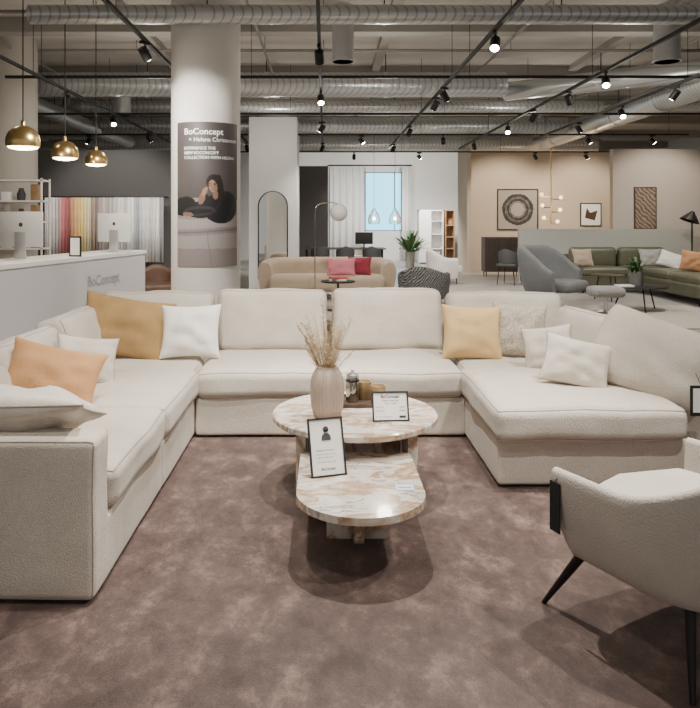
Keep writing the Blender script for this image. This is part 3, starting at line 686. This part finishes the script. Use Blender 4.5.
bm = N(); sphere(bm, (.43, 0, zt_-.17), .16); mk('globe', bm, mat('opal_glass', (.5, .49, .47), .10, emis=.06, ecol=(1, .95, .9), coat=.6), fl)
dt = thing('dining_table', 'dark dining table in the far middle of the showroom', 'table', (WX(345, 18), 18.9, 0))
bm = N(); b2(bm, -1.1, 1.1, -.45, .45, .72, .75, .005); mk('tabletop', bm, DWOOD, dt, smooth=False); legs4(dt, 1.0, .38, .72, .03, BLACK)
def chair(label, x, y, rz, m=None, group='dining chairs around the dark dining table'):
    m = m or DARKG
    o = thing('dining_chair', label, 'chair', (x, y, 0), rz, group)
    bm = N(); rbox(bm, (0, 0, .46), (.46, .46, .07), .03, 4); mk('seat', bm, m, o)
    bm = N(); shell(bm, .25, .24, 1.35, .50, lambda a: .84-.08*abs(a), .03, .92, .2, n=16, m=4); mk('backrest', bm, m, o)
    legs4(o, .17, .17, .44, .012, BLACK, .04); return o
chA = chair('dark dining chair nearest the camera on the left of the dining table', WX(320, 17.9), 17.95, PI)
dup(chA, (WX(345, 17.9), 17.95, 0), PI+.1, 'dark dining chair nearest the camera at the middle of the dining table')
dup(chA, (WX(372, 17.9), 17.95, 0), PI-.1, 'dark dining chair nearest the camera on the right of the dining table')
chair('light dining chair on the far side of the dining table', WX(358, 19.6), 19.75, 0, WOOLW)
mo = thing('computer_monitor', 'small dark monitor standing on the far dining table', 'monitor', (WX(364, 18.9), 18.9, .75))
bm = N(); b2(bm, -.24, .24, -.01, .02, .1, .42, .005); mk('screen', bm, BLACKM, mo); bm = N(); b2(bm, -.1, .1, -.07, .07, 0, .01); mk('foot', bm, BLACK, mo); bm = N(); b2(bm, -.02, .02, -.01, .01, .01, .12); mk('stand', bm, BLACK, mo)
for k, px in enumerate((374, 395)):
    Y = 19.; z = WZ(217, Y); o = thing('glass_pendant', '%s clear glass pendant hanging before the window' % ('left' if k == 0 else 'right'), 'pendant lamp', (WX(px, Y), Y, z), 0, 'glass pendants near the window')
    bm = N(); lathe(bm, [(.02, .24), (.06, .17), (.15, .02), (.17, -.1), (.14, -.2), (.13, -.2), (.16, -.1), (.14, .02), (.05, .16), (.012, .23)], seg=20); mk('shade', bm, mat('pendant_glass', (.95, .95, .93), .05, trans=.97), o)
    bm = N(); sphere(bm, (0, 0, -.04), .05, seg=12); mk('bulb', bm, GLOW, o)
    bm = N(); tube(bm, [(0, 0, .23), (0, 0, CEIL-z)], .006, 6); mk('cord', bm, BLACKM, o)
def curtain(label, x0, x1, y, z0, z1, m):
    bm = N(); n = 80; v = []
    for i in range(n+1):
        u = i/n; xx = x0+(x1-x0)*u; yy = y+.05*math.sin(u*(x1-x0)*26); v.append((bm.verts.new((xx, yy, z0)), bm.verts.new((xx, yy, z1))))
    for i in range(n): bm.faces.new((v[i][0], v[i+1][0], v[i+1][1], v[i][1]))
    o = mk('curtain', bm, m, ang=80); o.modifiers.new('thickness', 'SOLIDIFY').thickness = .01
    tag(o, label, 'curtain', 'curtains at the far window')
curtain('wide pale sheer curtain left of the bright window', WX(330, 25.7), WX(364, 25.7), 25.7, .03, WZ(167, 25.7), CURT)
curtain('narrow pale sheer curtain right of the bright window', WX(402, 25.7), WX(410, 25.7), 25.7, .03, WZ(167, 25.7), CURT)
bm = N(); tube(bm, [(WX(328, 25.7), 25.7, WZ(166, 25.7)+.02), (WX(412, 25.7), 25.7, WZ(166, 25.7)+.02)], .025, 8)
for px in (329, 411): tube(bm, [(WX(px, 25.7), 25.7, WZ(166, 25.7)+.02), (WX(px, 25.7), 26, WZ(166, 25.7)+.02)], .015, 6)
tag(mk('curtain_rod', bm, BLACK), 'black curtain rod above the far window', 'curtain rod')
wd = thing('white_wardrobe', 'white open wardrobe against the far wall', 'cabinet', (WX(431, 24), 24.2, 0))
hh = WZ(210, 24); bm = N(); b2(bm, -.42, -.39, -.25, .25, .0, hh); b2(bm, .39, .42, -.25, .25, 0, hh); b2(bm, -.42, .42, -.25, .25, hh-.03, hh+.0); b2(bm, -.39, .39, .22, .25, .0, hh-.03); mk('body', bm, WHITE, wd, smooth=False)
bm = N(); b2(bm, -.39, 0, -.27, -.25, .05, hh-.03); mk('door', bm, WHITE, wd, smooth=False)
for z in (.5, 1.0, 1.45): bm = N(); b2(bm, .0, .39, -.24, .22, z, z+.02); mk('shelf_board', bm, WHITE, wd, smooth=False)
wc = thing('oak_bookcase', 'narrow oak bookcase standing right of the white wardrobe', 'bookcase', (WX(450, 24), 24.2, 0))
bm = N(); b2(bm, -.16, -.13, -.2, .2, 0, hh); b2(bm, .13, .16, -.2, .2, 0, hh); b2(bm, -.13, .13, .18, .2, 0, hh); mk('body', bm, WOOD, wc, smooth=False)
for z in (.1, .5, .9, 1.3, hh-.03): bm = N(); b2(bm, -.13, .13, -.2, .18, z, z+.03); mk('shelf_board', bm, WOOD, wc, smooth=False)
def plant(label, x, y, z, ph, pr, n, col=GREEN, ll=.3, potm=None, thin=.12):
    o = thing('potted_plant', label, 'plant', (x, y, z))
    bm = N(); lathe(bm, [(0, 0), (pr*.8, 0), (pr, ph), (pr*.88, ph), (pr*.8, ph*.85), (0, ph*.85)], seg=20); mk('pot', bm, potm or DARKG, o)
    bm = N()
    for k in range(n):
        a = random.uniform(0, 2*PI); e = random.uniform(.25, 1.4); d = Vector((math.cos(a)*math.cos(e), math.sin(a)*math.cos(e), math.sin(e)))
        p0 = Vector((0, 0, ph*.86)); L = ll*random.uniform(.6, 1.2); s = d.cross(Vector((0, 0, 1))).normalized()*L*thin
        p1 = p0+d*L*.5; p2 = p0+d*L*.85-Vector((0, 0, L*.08)); p3 = p0+d*L-Vector((0, 0, L*.2))
        v = [bm.verts.new(q) for q in (p0, p1-s, p1+s, p2-s*.7, p2+s*.7, p3)]
        bm.faces.new((v[0], v[2], v[1])); bm.faces.new((v[1], v[2], v[4], v[3])); bm.faces.new((v[3], v[4], v[5]))
    mk('foliage', bm, col, o, ang=80, recalc=False); return o
plant('tall leafy green plant beside the far window', WX(410, 22.2), 22.2, 0, .5, .16, 60, ll=.85, thin=.06, potm=mat('pot_taupe', (.3, .28, .25), .6))
wl = thing('white_lounge_chair', 'white upholstered lounge chair in the distance beside the display-room wall', 'armchair', (WX(443, 16.5), 16.5, 0), PI*.6)
bm = N(); shell(bm, .42, .40, PI/2+.5, .15, lambda a: .62+.2*sm(max(0, 1-abs(a)/1.5)), .12, .9, .35, n=24); mk('shell', bm, WOOLW, wl, ang=70)
bm = N(); rbox(bm, (0, -.05, .34), (.6, .66, .2), .07, 6); mk('seat', bm, WOOLW, wl); legs4(wl, .25, .22, .25, .016, BLACK)
pillow('small yellow cushion on the distant white lounge chair', WX(437, 16.3), 16.45, .47, .32, .30, .12, YEL, YEL, .4, .3, 0, 14, group='distant cushions')
LEA = mat('brown_leather', (.12, .065, .04), .45, var=(8, .2))
bl = thing('brown_leather_armchair', 'dark brown leather armchair between the counter and the round column', 'armchair', (WX(158, 12.0), 12.0, 0), .3)
bm = N(); shell(bm, .40, .36, PI/2+.5, .15, lambda a: .55+.18*sm(max(0, 1-abs(a)/1.5)), .11, .9, .3, n=24); mk('shell', bm, LEA, bl, ang=70)
bm = N(); rbox(bm, (0, -.05, .34), (.56, .6, .18), .06, 6); mk('seat', bm, LEA, bl); legs4(bl, .22, .2, .25, .016, BLACK)

# ------------------------------------------------------------------ right: wing chair, green sofa etc.
GREY = fabric('blue_grey_felt', (.135, .138, .142), 80, .3, .06)
wc = thing('wing_chair', 'grey swivel wing chair facing right in front of the half-height wall', 'armchair', (WX(554, 11.7), 11.85, 0), PI/2-.75)
bm = N(); shell(bm, .60, .54, PI/2+.75, .28, lambda a: .66+.40*sm(min(1, max(0, 1.45-abs(a)/1.7))), .13, .76, .38, n=44, m=10); mk('shell', bm, GREY, wc, ang=70)
bm = N(); rbox(bm, (0, -.1, .40), (.80, .80, .17), .07, 8, crown=.02); mk('seat', bm, GREY, wc)
bm = N(); tube(bm, [(0, 0, .03), (0, 0, .34)], .035, 12); mk('post', bm, STEEL, wc)
for k in range(4): bm = N(); a = PI/4+k*PI/2; tube(bm, [(0, 0, .06), (.34*math.cos(a), .34*math.sin(a), .012)], [.022, .012], 8); mk('leg', bm, STEEL, wc)
fs = thing('footstool', 'grey footstool right of the grey wing chair', 'footstool', (WX(602, 11.3), 11.15, 0))
bm = N(); rbox(bm, (0, 0, .36), (.5, .44, .14), .06, 6, crown=.02); mk('seat', bm, fabric('pale_grey_felt', (.27, .265, .25)), fs)
bm = N(); tube(bm, [(0, 0, .03), (0, 0, .3)], .03, 10); mk('post', bm, STEEL, fs)
for k in range(4): bm = N(); a = PI/4+k*PI/2; tube(bm, [(0, 0, .05), (.20*math.cos(a), .20*math.sin(a), .012)], [.018, .01], 8); mk('leg', bm, STEEL, fs)
OLV = mat('olive_leather', (.088, .088, .055), .45, var=(6, .12), bump=(30, .2))
gs = thing('green_leather_sofa', 'olive green leather corner sofa before the half-height wall at right', 'sofa', (6.25, 14.6, 0))
bm = N(); rbox(bm, (.06, .2, .26), (2.2, 1.0, .26), .06, 8); mk('base', bm, OLV, gs)
bm = N(); rbox(bm, (.66, -1.45, .26), (1.0, 2.3, .26), .06, 8); mk('base', bm, OLV, gs)
bm = N(); rbox(bm, (.06, .64, .46), (2.4, .2, .62), .06, 8); mk('back_frame', bm, OLV, gs)
bm = N(); rbox(bm, (1.25, -.95, .44), (.2, 3.3, .58), .06, 8); mk('back_frame', bm, OLV, gs)
bm = N(); rbox(bm, (-1.12, .15, .38), (.2, 1.0, .48), .06, 8); mk('armrest', bm, OLV, gs)
for k in range(2):
    bm = N(); rbox(bm, (-.52+k*1.02, .05, .44), (.99, .78, .16), .06, 8, crown=.02); mk('seat_cushion', bm, OLV, gs)
    bm = N(); rbox(bm, (-.50+k*1.04, .47, .70), (1.0, .2, .44), .08, 8, fcrown=.03); mk('back_cushion', bm, OLV, gs)
for k in range(2):
    bm = N(); rbox(bm, (.66, -2.02+k*1.14, .44), (.96, 1.1, .16), .06, 8, crown=.02); mk('seat_cushion', bm, OLV, gs)
    bm = N(); rbox(bm, (1.06, -1.98+k*1.1, .66), (.2, 1.0, .38), .08, 8); mk('back_cushion', bm, OLV, gs)
for (a, b) in ((-.95, -.2), (-.95, .55), (.25, -2.45), (1.2, -2.45), (1.2, .6)): bm = N(); tube(bm, [(a, b, 0), (a, b, .14)], .02, 8); mk('foot', bm, BLACK, gs)
g3 = 'cushions on the green leather sofa'
GRYC = fabric('grey_cushion', (.30, .29, .265)); TANC = fabric('tan_cushion', (.40, .20, .09))
pillow('taupe cushion at the left end of the green sofa', WX(583, 14.6), 14.52, .53, .46, .38, .14, TAUPE, TAUPE, .25, .3, 0, 16, group=g3)
pillow('white cushion in the corner of the green sofa', WX(674, 14.1), 14.2, .53, .48, .34, .14, WOOLW, WOOLW, -.4, .45, .35, 17, group=g3)
pillow('tan cushion at the right edge of the photo on the green sofa', WX(691, 13.3), 13.2, .53, .5, .40, .14, TANC, TANC, -.7, .3, .1, 18, group=g3)
pillow('grey cushion between the taupe and white ones on the green sofa', WX(652, 14.6), 14.60, .53, .48, .38, .14, GRYC, GRYC, 0, .3, 0, 19, group=g3)
bm = N(); b2(bm, 4.2, 6.3, 9.6, 12.2, 0, .012); tag(mk('pale_rug', bm, fabric('pale_rug', (.48, .43, .365), 80, .3, .06), smooth=False), 'pale beige rug under the black table at right', 'rug')
def round_table(label, x, y, h, r, top, z0=.0):
    o = thing('round_side_table', label, 'coffee table', (x, y, z0), 0, 'round tables before the green sofa')
    bm = N(); lathe(bm, [(r-.005, h-.02), (r, h-.015), (r, h-.003), (r-.005, h)], seg=40); mk('tabletop', bm, top, o)
    for k in range(3): bm = N(); a = .4+k*2*PI/3; tube(bm, [(r*.55*math.cos(a), r*.55*math.sin(a), h-.02), (r*.82*math.cos(a), r*.82*math.sin(a), 0)], .012, 8); mk('leg', bm, BLACK, o)
    return o
round_table('black round coffee table with a potted plant on it', WX(638, 11.6), 11.6, .40, .46, BLACKM, .012)
round_table('smaller higher dark table behind the black round one', WX(608, 13.1), 13.1, .48, .30, DWOOD, 0)
plant('small grey-green plant in a grey pot on the black round table', WX(636, 11.6), 11.6, .412, .24, .13, 56, ll=.30, potm=mat('pot_grey', (.16, .15, .14), .6), thin=.09)
bm = N(); b2(bm, -.13, .13, -.09, .09, 0, .03, .002); o = mk('book', bm, PAPER, smooth=False); o.location = (WX(622, 11.5), 11.42, .412); tag(o, 'white book lying on the black round coffee table', 'book')
sb = thing('sideboard', 'dark slatted sideboard standing at the left of the half-height wall', 'sideboard', (WX(500, 18.8), 18.8, 0))
bm = N(); b2(bm, -.46, .46, -.2, .2, .12, WZ(237, 18.8), .005); mk('body', bm, DWOOD, sb, smooth=False)
for q in (-1, 1):
    bm = N()
    for k in range(9): b2(bm, q*.23-.2+k*.048, q*.23-.2+k*.048+.03, -.225, -.2, .16, WZ(237, 18.8)-.04)
    mk('door', bm, mat('slat_wood', (.04, .026, .019), .6), sb, smooth=False)
legs4(sb, .4, .15, .13, .015, BLACK)
chair('black dining chair beside the dark sideboard', WX(507, 16.4), 16.2, 2.5, DARKG, group='single chairs')
def art(name, label, px0, px1, py0, py1, Y, fm, inner, bw=.03):
    x0, x1, z0, z1 = WX(px0, Y), WX(px1, Y), WZ(py1, Y), WZ(py0, Y); cx, cz = (x0+x1)/2, (z0+z1)/2; w, h = (x1-x0)/2, (z1-z0)/2
    o = thing(name, label, 'picture', (cx, Y-.002, cz))
    bm = N()
    for q in (-1, 1): b2(bm, q*(w-bw/2)-bw/2, q*(w-bw/2)+bw/2, -.04, 0, -h, h); b2(bm, -w+bw, w-bw, -.04, 0, q*(h-bw/2)-bw/2, q*(h-bw/2)+bw/2)
    mk('frame', bm, fm, o, smooth=False)
    bm = N(); b2(bm, -w+bw, w-bw, -.02, 0, -h+bw, h-bw); mk('canvas', bm, inner, o, smooth=False); return o, w, h
o, w, h = art('framed_artwork', 'large square framed print with a dark swirling ring on the beige wall', 497, 538, 189, 230, 21, BLACKM, mat('canvas_beige', (.30, .27, .235), .8))
def ringp(rin, rout, m, jit):
    bm = N(); n = 96; vv = []
    for k in range(n):
        a = 2*PI*k/n; j = 1+jit*math.sin(a*7)+jit*.7*math.sin(a*23+1); j2 = 1+jit*math.sin(a*9+2)
        vv.append((bm.verts.new((rout*j*math.cos(a), -.024, rout*j*math.sin(a))), bm.verts.new((rin*j2*math.cos(a), -.024, rin*j2*math.sin(a)))))
    for k in range(n): bm.faces.new((vv[k][0], vv[(k+1) % n][0], vv[(k+1) % n][1], vv[k][1]))
    mk('painted_ring', bm, m, o, smooth=False, recalc=False)
RK = mat('ring_ink', (.035, .032, .028), .8, var=(14, .6)); RG = mat('ring_grey', (.11, .10, .09), .8, var=(14, .4))
for i_, (a, b, m) in enumerate(((.42, .52, RK), (.36, .42, RG), (.28, .36, RK), (.23, .27, RG))): ringp(a*.9, b*.9, m, .015)
o, w, h = art('small_framed_print', 'small black-framed abstract print right of the brass chandelier', 580, 601, 203, 226, 21, BLACKM, PAPER, .025)
bm = N(); vprism(bm, [(-.18, -.1), (.12, -.18), (.2, .12), (-.02, .05), (-.12, .2)], -.024, -.021); mk('painted_shape', bm, DWOOD, o, smooth=False)
art('woven_wall_panel', 'tall textured brown wall panel at the right', 634, 656, 187, 229, 17.3, DWOOD, wave_mat('relief_brown', (.09, .06, .045), (.30, .23, .17), 5, dist=6, direction='DIAGONAL'), .02)
Y = 19.; chx, chz = WX(551, Y), WZ(209, Y)
ch = thing('brass_chandelier', 'brass chandelier with glowing globes before the beige wall', 'chandelier', (chx, Y, chz))
bm = N(); tube(bm, [(0, 0, -.4), (0, 0, CEIL-chz)], .016, 8); mk('stem', bm, BRASS, ch)
for k, (a, z) in enumerate(((-.26, .34), (.27, .26), (-.24, .04), (.25, -.08), (-.2, -.30), (.18, -.40))):
    bm = N(); tube(bm, [(0, 0, z), (a, 0, z)], .016, 6); mk('arm', bm, BRASS, ch)
    bm = N(); sphere(bm, (a, 0, z+.06), .055, seg=14); mk('globe', bm, mat('globe_glow', (1, .8, .5), .4, emis=2.6, ecol=(1, .60, .25)), ch)
Y = 16.1; lp = thing('black_reading_lamp', 'black floor lamp with tilted shade at the right edge', 'floor lamp', (WX(692, Y), Y, 0))
bm = N(); lathe(bm, [(.15, 0), (.15, .02), (.015, .03)], seg=24); mk('base', bm, BLACK, lp)
bm = N(); tube(bm, [(0, 0, .02), (0, 0, WZ(222, Y)), (-.02, 0, WZ(214, Y))], .018, 8); mk('pole', bm, BLACK, lp)
bm = N(); lathe(bm, [(.03, .24), (.06, .2), (.22, 0), (.205, 0), (.05, .18)], seg=24); bmesh.ops.transform(bm, matrix=T(-.06, 0, WZ(221, Y)) @ R(.35, 'Y'), verts=bm.verts); mk('shade', bm, BLACK, lp)

# ------------------------------------------------------------------ ceiling services
def duct(label, p0, p1, r):
    p0, p1 = Vector(p0), Vector(p1); o = thing('ventilation_duct', label, 'duct', (p0+p1)/2); off = (p0+p1)/2
    bm = N(); tube(bm, [p0, p1], r, 32); mk('pipe', bm, DUCT, o, off=off)
    d = (p1-p0).normalized(); L = (p1-p0).length; n = max(2, int(L/1.8))
    for k in range(1, n):
        c = p0+d*L*k/n; bm = N(); tube(bm, [c-d*.03, c+d*.03], r*1.05, 32); mk('collar', bm, SILVER, o, off=off)
        bm = N(); tube(bm, [c+Vector((0, 0, r)), (c.x, c.y, CEIL)], .008, 6); mk('hanger', bm, BLACK, o, off=off)
duct('thin galvanised duct crossing the ceiling nearest the camera', (WX(30, 7.7), 7.7, 3.76), (6.5, 7.7, 3.76), .105)
duct('large galvanised duct crossing the ceiling behind the round column', (WX(28, 11.6), 11.6, 3.74), (WX(505, 11.6), 11.6, 3.74), .2)
duct('slim galvanised duct crossing the ceiling behind the large one', (-4.9, 14.1, 3.78), (5.6, 14.1, 3.78), .11)
duct('galvanised duct crossing the far ceiling', (-5.2, 16.4, 3.70), (5.65, 16.4, 3.70), .2)
duct('farthest galvanised cross duct under the ceiling', (-7, 20.6, 3.72), (8, 20.6, 3.72), .22)
duct('large galvanised duct running away from the camera along the right', (6.0, 8.6, 3.66), (6.0, 20, 3.66), .23)
duct('galvanised duct slanting between the cross duct and the right duct', (3.15, 12.2, 3.74), (5.6, 10.0, 3.66), .16)
duct('thin galvanised duct running away at the far left', (-5.6, 9, 3.72), (-5.6, 20, 3.72), .16)
duct('galvanised branch duct reaching in from the right edge', (6.4, 12.9, 3.72), (10.5, 12.9, 3.72), .2)
def silencer(label, px, py0, py1, Y, r):
    x = WX(px, Y); z0, z1 = WZ(py1, Y), min(CEIL, WZ(py0, Y)+.3)
    o = thing('duct_diffuser', label, 'air diffuser', (x, Y, z0), 0, 'hanging air diffusers')
    bm = N(); lathe(bm, [(r, 0), (r, z1-z0)], seg=28); mk('drum', bm, SILVER, o)
    bm = N(); lathe(bm, [(r*1.08, 0), (r*1.08, .03), (r, .03)], seg=28); mk('rim', bm, SILVER, o)
silencer('vertical cylindrical air diffuser above the middle of the room', 343, 15, 62, 9.0, .14)
silencer('vertical cylindrical air diffuser near the right edge', 667, 20, 62, 9.0, .16)
silencer('vertical cylindrical air diffuser left of the round column', 122, 83, 115, 13.0, .16)
PIPM = mat('pipe_grey', (.22, .205, .185), .5)
for x, nm in ((-4.6, 'leftmost'), (-.9, 'second'), (2.6, 'third'), (5.2, 'rightmost')):
    bm = N(); tube(bm, [(x, 6, 4.02), (x, 25.8, 4.02)], .02, 8)
    for q in range(6): tube(bm, [(x, 7+q*3.5, 4.02), (x, 7+q*3.5, CEIL)], .008, 6)
    tag(mk('sprinkler_pipe', bm, PIPM), '%s thin grey sprinkler pipe running away under the ceiling' % nm, 'pipe', 'sprinkler pipes')
for y, nm in ((8.7, 'nearest'), (10.7, 'second'), (13.3, 'third'), (15.1, 'fourth'), (17.6, 'fifth'), (22.8, 'farthest')):
    bm = N(); tube(bm, [(-9, y, 4.09), (9, y, 4.09)], .024, 8)
    for q in range(7): tube(bm, [(-8.6+q*2.86, y, 4.09), (-8.6+q*2.86, y, CEIL)], .008, 6)
    tag(mk('cable_conduit', bm, PIPM), '%s dark conduit crossing the ceiling from left to right' % nm, 'pipe', 'cross conduits')

TZr = 3.34
def track(label, p0, p1):
    p0, p1 = Vector(p0), Vector(p1); mid = (p0+p1)/2; o = thing('lighting_track', label, 'lighting track', mid, 0, 'black ceiling lighting tracks')
    d = (p1-p0); bm = N(); hx, hy = (abs(d.x)/2 or .017), (abs(d.y)/2 or .017); b2(bm, -hx, hx, -hy, hy, -.018, .018); mk('rail', bm, BLACKM, o, smooth=False)
    n = max(2, int(d.length/2.5))
    for k in range(n+1):
        bm = N(); c = p0.lerp(p1, .03+.94*k/n)-mid; tube(bm, [c+Vector((0, 0, .018)), Vector((c.x, c.y, CEIL-mid.z))], .004, 6); mk('suspension_rod', bm, BLACK, o)
tracks = [(-3.66, 'far-left'), (-1.84, 'left'), (-.06, 'middle'), (1.64, 'centre-right'), (3.45, 'right'), (4.75, 'far-right')]
for x, nm in tracks: track('black lighting track running away from camera, the %s one' % nm, (x, 5.8, TZr), (x, 18 if x < 4 else 16, TZr))
for y, nm in ((9.2, 'nearest'), (12.4, 'second nearest'), (15.4, 'third nearest'), (19.3, 'farthest')): track('black lighting track running across the room, the %s one' % nm, (-6.5 if y > 9.5 else -4.2, y, TZr+.04), (8, y, TZr+.04))
ts = thing('track_spotlight', 'x', 'spotlight', (0, 0, 0), 0, 'black track spotlights')
bm = N(); b2(bm, -.018, .018, -.06, .06, -.05, -.018); mk('adapter', bm, BLACK, ts, smooth=False)
bm = N(); tube(bm, [(0, 0, -.05), (0, 0, -.10)], .01, 8); mk('yoke', bm, BLACK, ts)
MH = T(0, 0, -.14) @ R(-.70, 'X')
hd = N(); tube(hd, [(0, 0, .065), (0, 0, -.07)], .048, 20); bmesh.ops.transform(hd, matrix=MH, verts=hd.verts); hd = mk('head', hd, BLACK, ts)
ln = N(); lathe(ln, [(0, -.073), (.040, -.073), (.040, -.0705), (0, -.0705)], seg=18); bmesh.ops.transform(ln, matrix=MH, verts=ln.verts); mk('lens', ln, GLOWS, hd)
ordn = ['first', 'second', 'third', 'fourth', 'fifth', 'sixth', 'seventh']
first = True
plan = {-3.66: [7.6, 9.9, 12.1, 14.6], -1.84: [7.15, 10.2, 13.4, 16.5], -.06: [7.3, 9.9, 13, 16.6], 1.64: [6.75, 9.6, 10.4, 13.6, 16.8], 3.45: [8.6, 9.9, 11.6, 13.2, 16.2], 4.75: [9.5, 11.2, 13.1]}
BR = {(1.64, 0), (3.45, 0), (-.06, 1), (4.75, 1), (-3.66, 2), (3.45, 3)}
for x, nm in tracks:
    for k, y in enumerate(plan[x]):
        rz = random.uniform(-.5, .5) if (x, k) in BR else PI+random.uniform(-1.3, 1.3)
        lab = '%s black track spotlight from the camera on the %s track' % (ordn[k], nm)
        if first: ts.location = (x, y, TZr); ts.rotation_euler = (0, 0, rz); ts['label'] = lab; first = False
        else: dup(ts, (x, y, TZr), rz, lab)
for yi, y in enumerate((15.4, 19.3)):
    for k, x in enumerate((-5.2, -2.7, .8, 2.6, 5.8, 7.2)):
        dup(ts, (x, y, TZr+.04), PI+random.uniform(-2, 2), '%s black track spotlight from the left on the %s cross track' % (ordn[k], ('third', 'farthest')[yi]))

# ------------------------------------------------------------------ lights
def spot(x, y, z, e, tx, ty, tz=0, ang=110, col=(1, .94, .86), r=.06, blend=.6):
    l = bpy.data.lights.new('spot', 'SPOT'); l.energy = e; l.spot_size = math.radians(ang); l.spot_blend = blend; l.color = col; l.shadow_soft_size = r
    o = bpy.data.objects.new('spot', l); COL.objects.link(o); o.location = (x, y, z)
    o.rotation_euler = (Vector((tx, ty, tz))-Vector((x, y, z))).to_track_quat('-Z', 'Y').to_euler(); return o
def point(x, y, z, e, col=(1, .9, .78), r=.12):
    l = bpy.data.lights.new('point', 'POINT'); l.energy = e; l.color = col; l.shadow_soft_size = r
    o = bpy.data.objects.new('point', l); COL.objects.link(o); o.location = (x, y, z)
spot(-.6, 2.9, 3.2, 290, -1.4, 4.0, .3, 78); spot(-.4, 4.2, 3.2, 300, -1.0, 5.3, .4, 82); spot(.9, 4.4, 3.2, 320, .6, 5.5, .4, 82); spot(2.0, 3.6, 3.2, 300, 1.7, 4.7, .4, 78)
spot(.2, 3.7, 3.2, 400, .2, 3.3, 0, 80, r=.025); spot(2.3, 3.2, 3.2, 270, 1.2, 2.4, 0, 70, r=.02); spot(1.9, 2.1, 3.2, 250, 1.1, 2.5, 0, 75, r=.02); spot(-.4, 1.6, 3.2, 110, -.9, 2.8, 0, 90)
spot(-1.84, 6.7, 3.15, 200, -1.4, 8.6, 1.6, 85); spot(-1.6, 6.6, 3.1, 220, -3.0, 8.6, .8, 100)
for (x, y, e) in ((-4.6, 10.6, 230), (-1.3, 10.0, 190), (.4, 10.2, 260), (2.9, 9.9, 250), (5.4, 10.4, 260), (.3, 14.6, 310), (3.0, 15.0, 310), (6.6, 13.4, 230), (1.0, 20.5, 450), (3.4, 22.2, 580), (-4.0, 20.5, 220)):
    spot(x, y, 3.12, e, x+.2, y+1.2, 0, 130)
spot(3.6, 22.5, 3.2, 420, 3.8, 26, 2.2, 110); spot(.5, 22.5, 3.2, 380, .5, 26, 2.2, 110)
spot(-3.8, 11.2, 3.2, 210, -3.9, 13.2, 1.4, 80)
for (x, y, e) in ((5.3, 19.0, 280), (7.6, 19.0, 280), (8.2, 15.6, 170)): spot(x, y, 3.2, e, x, y+2, 1.2, 110, (1, .86, .70))
for (x, y, e) in ((-2.4, 9.8, 28), (.8, 9.4, 32), (4.1, 9.4, 28), (-1.0, 13.6, 32), (3.8, 13.0, 28), (1.6, 18.0, 32)): point(x, y, 3.05, e, (1, .93, .83), .1)
point(chx, 18.6, chz, 30, (1, .75, .45))
for (px, py, Y) in ((23, 146, 7.0), (65, 158, 7.9), (96, 166, 8.8)): point(WX(px, Y), Y, WZ(py, Y)-.16, 8, (1, .8, .55), .08)

w = bpy.data.worlds.new('World'); S.world = w; w.use_nodes = True
w.node_tree.nodes['Background'].inputs['Color'].default_value = (1, .955, .90, 1); w.node_tree.nodes['Background'].inputs['Strength'].default_value = .40

# ------------------------------------------------------------------ camera
cam = bpy.data.cameras.new('Camera'); co = bpy.data.objects.new('Camera', cam); COL.objects.link(co)
co.location = (0, 0, 1.5); co.rotation_euler = (PI/2, 0, 0); cam.sensor_fit = 'HORIZONTAL'; cam.sensor_width = 36; cam.lens = 36
cam.shift_x = 25/700; cam.shift_y = -134/700; cam.clip_end = 100
S.camera = co
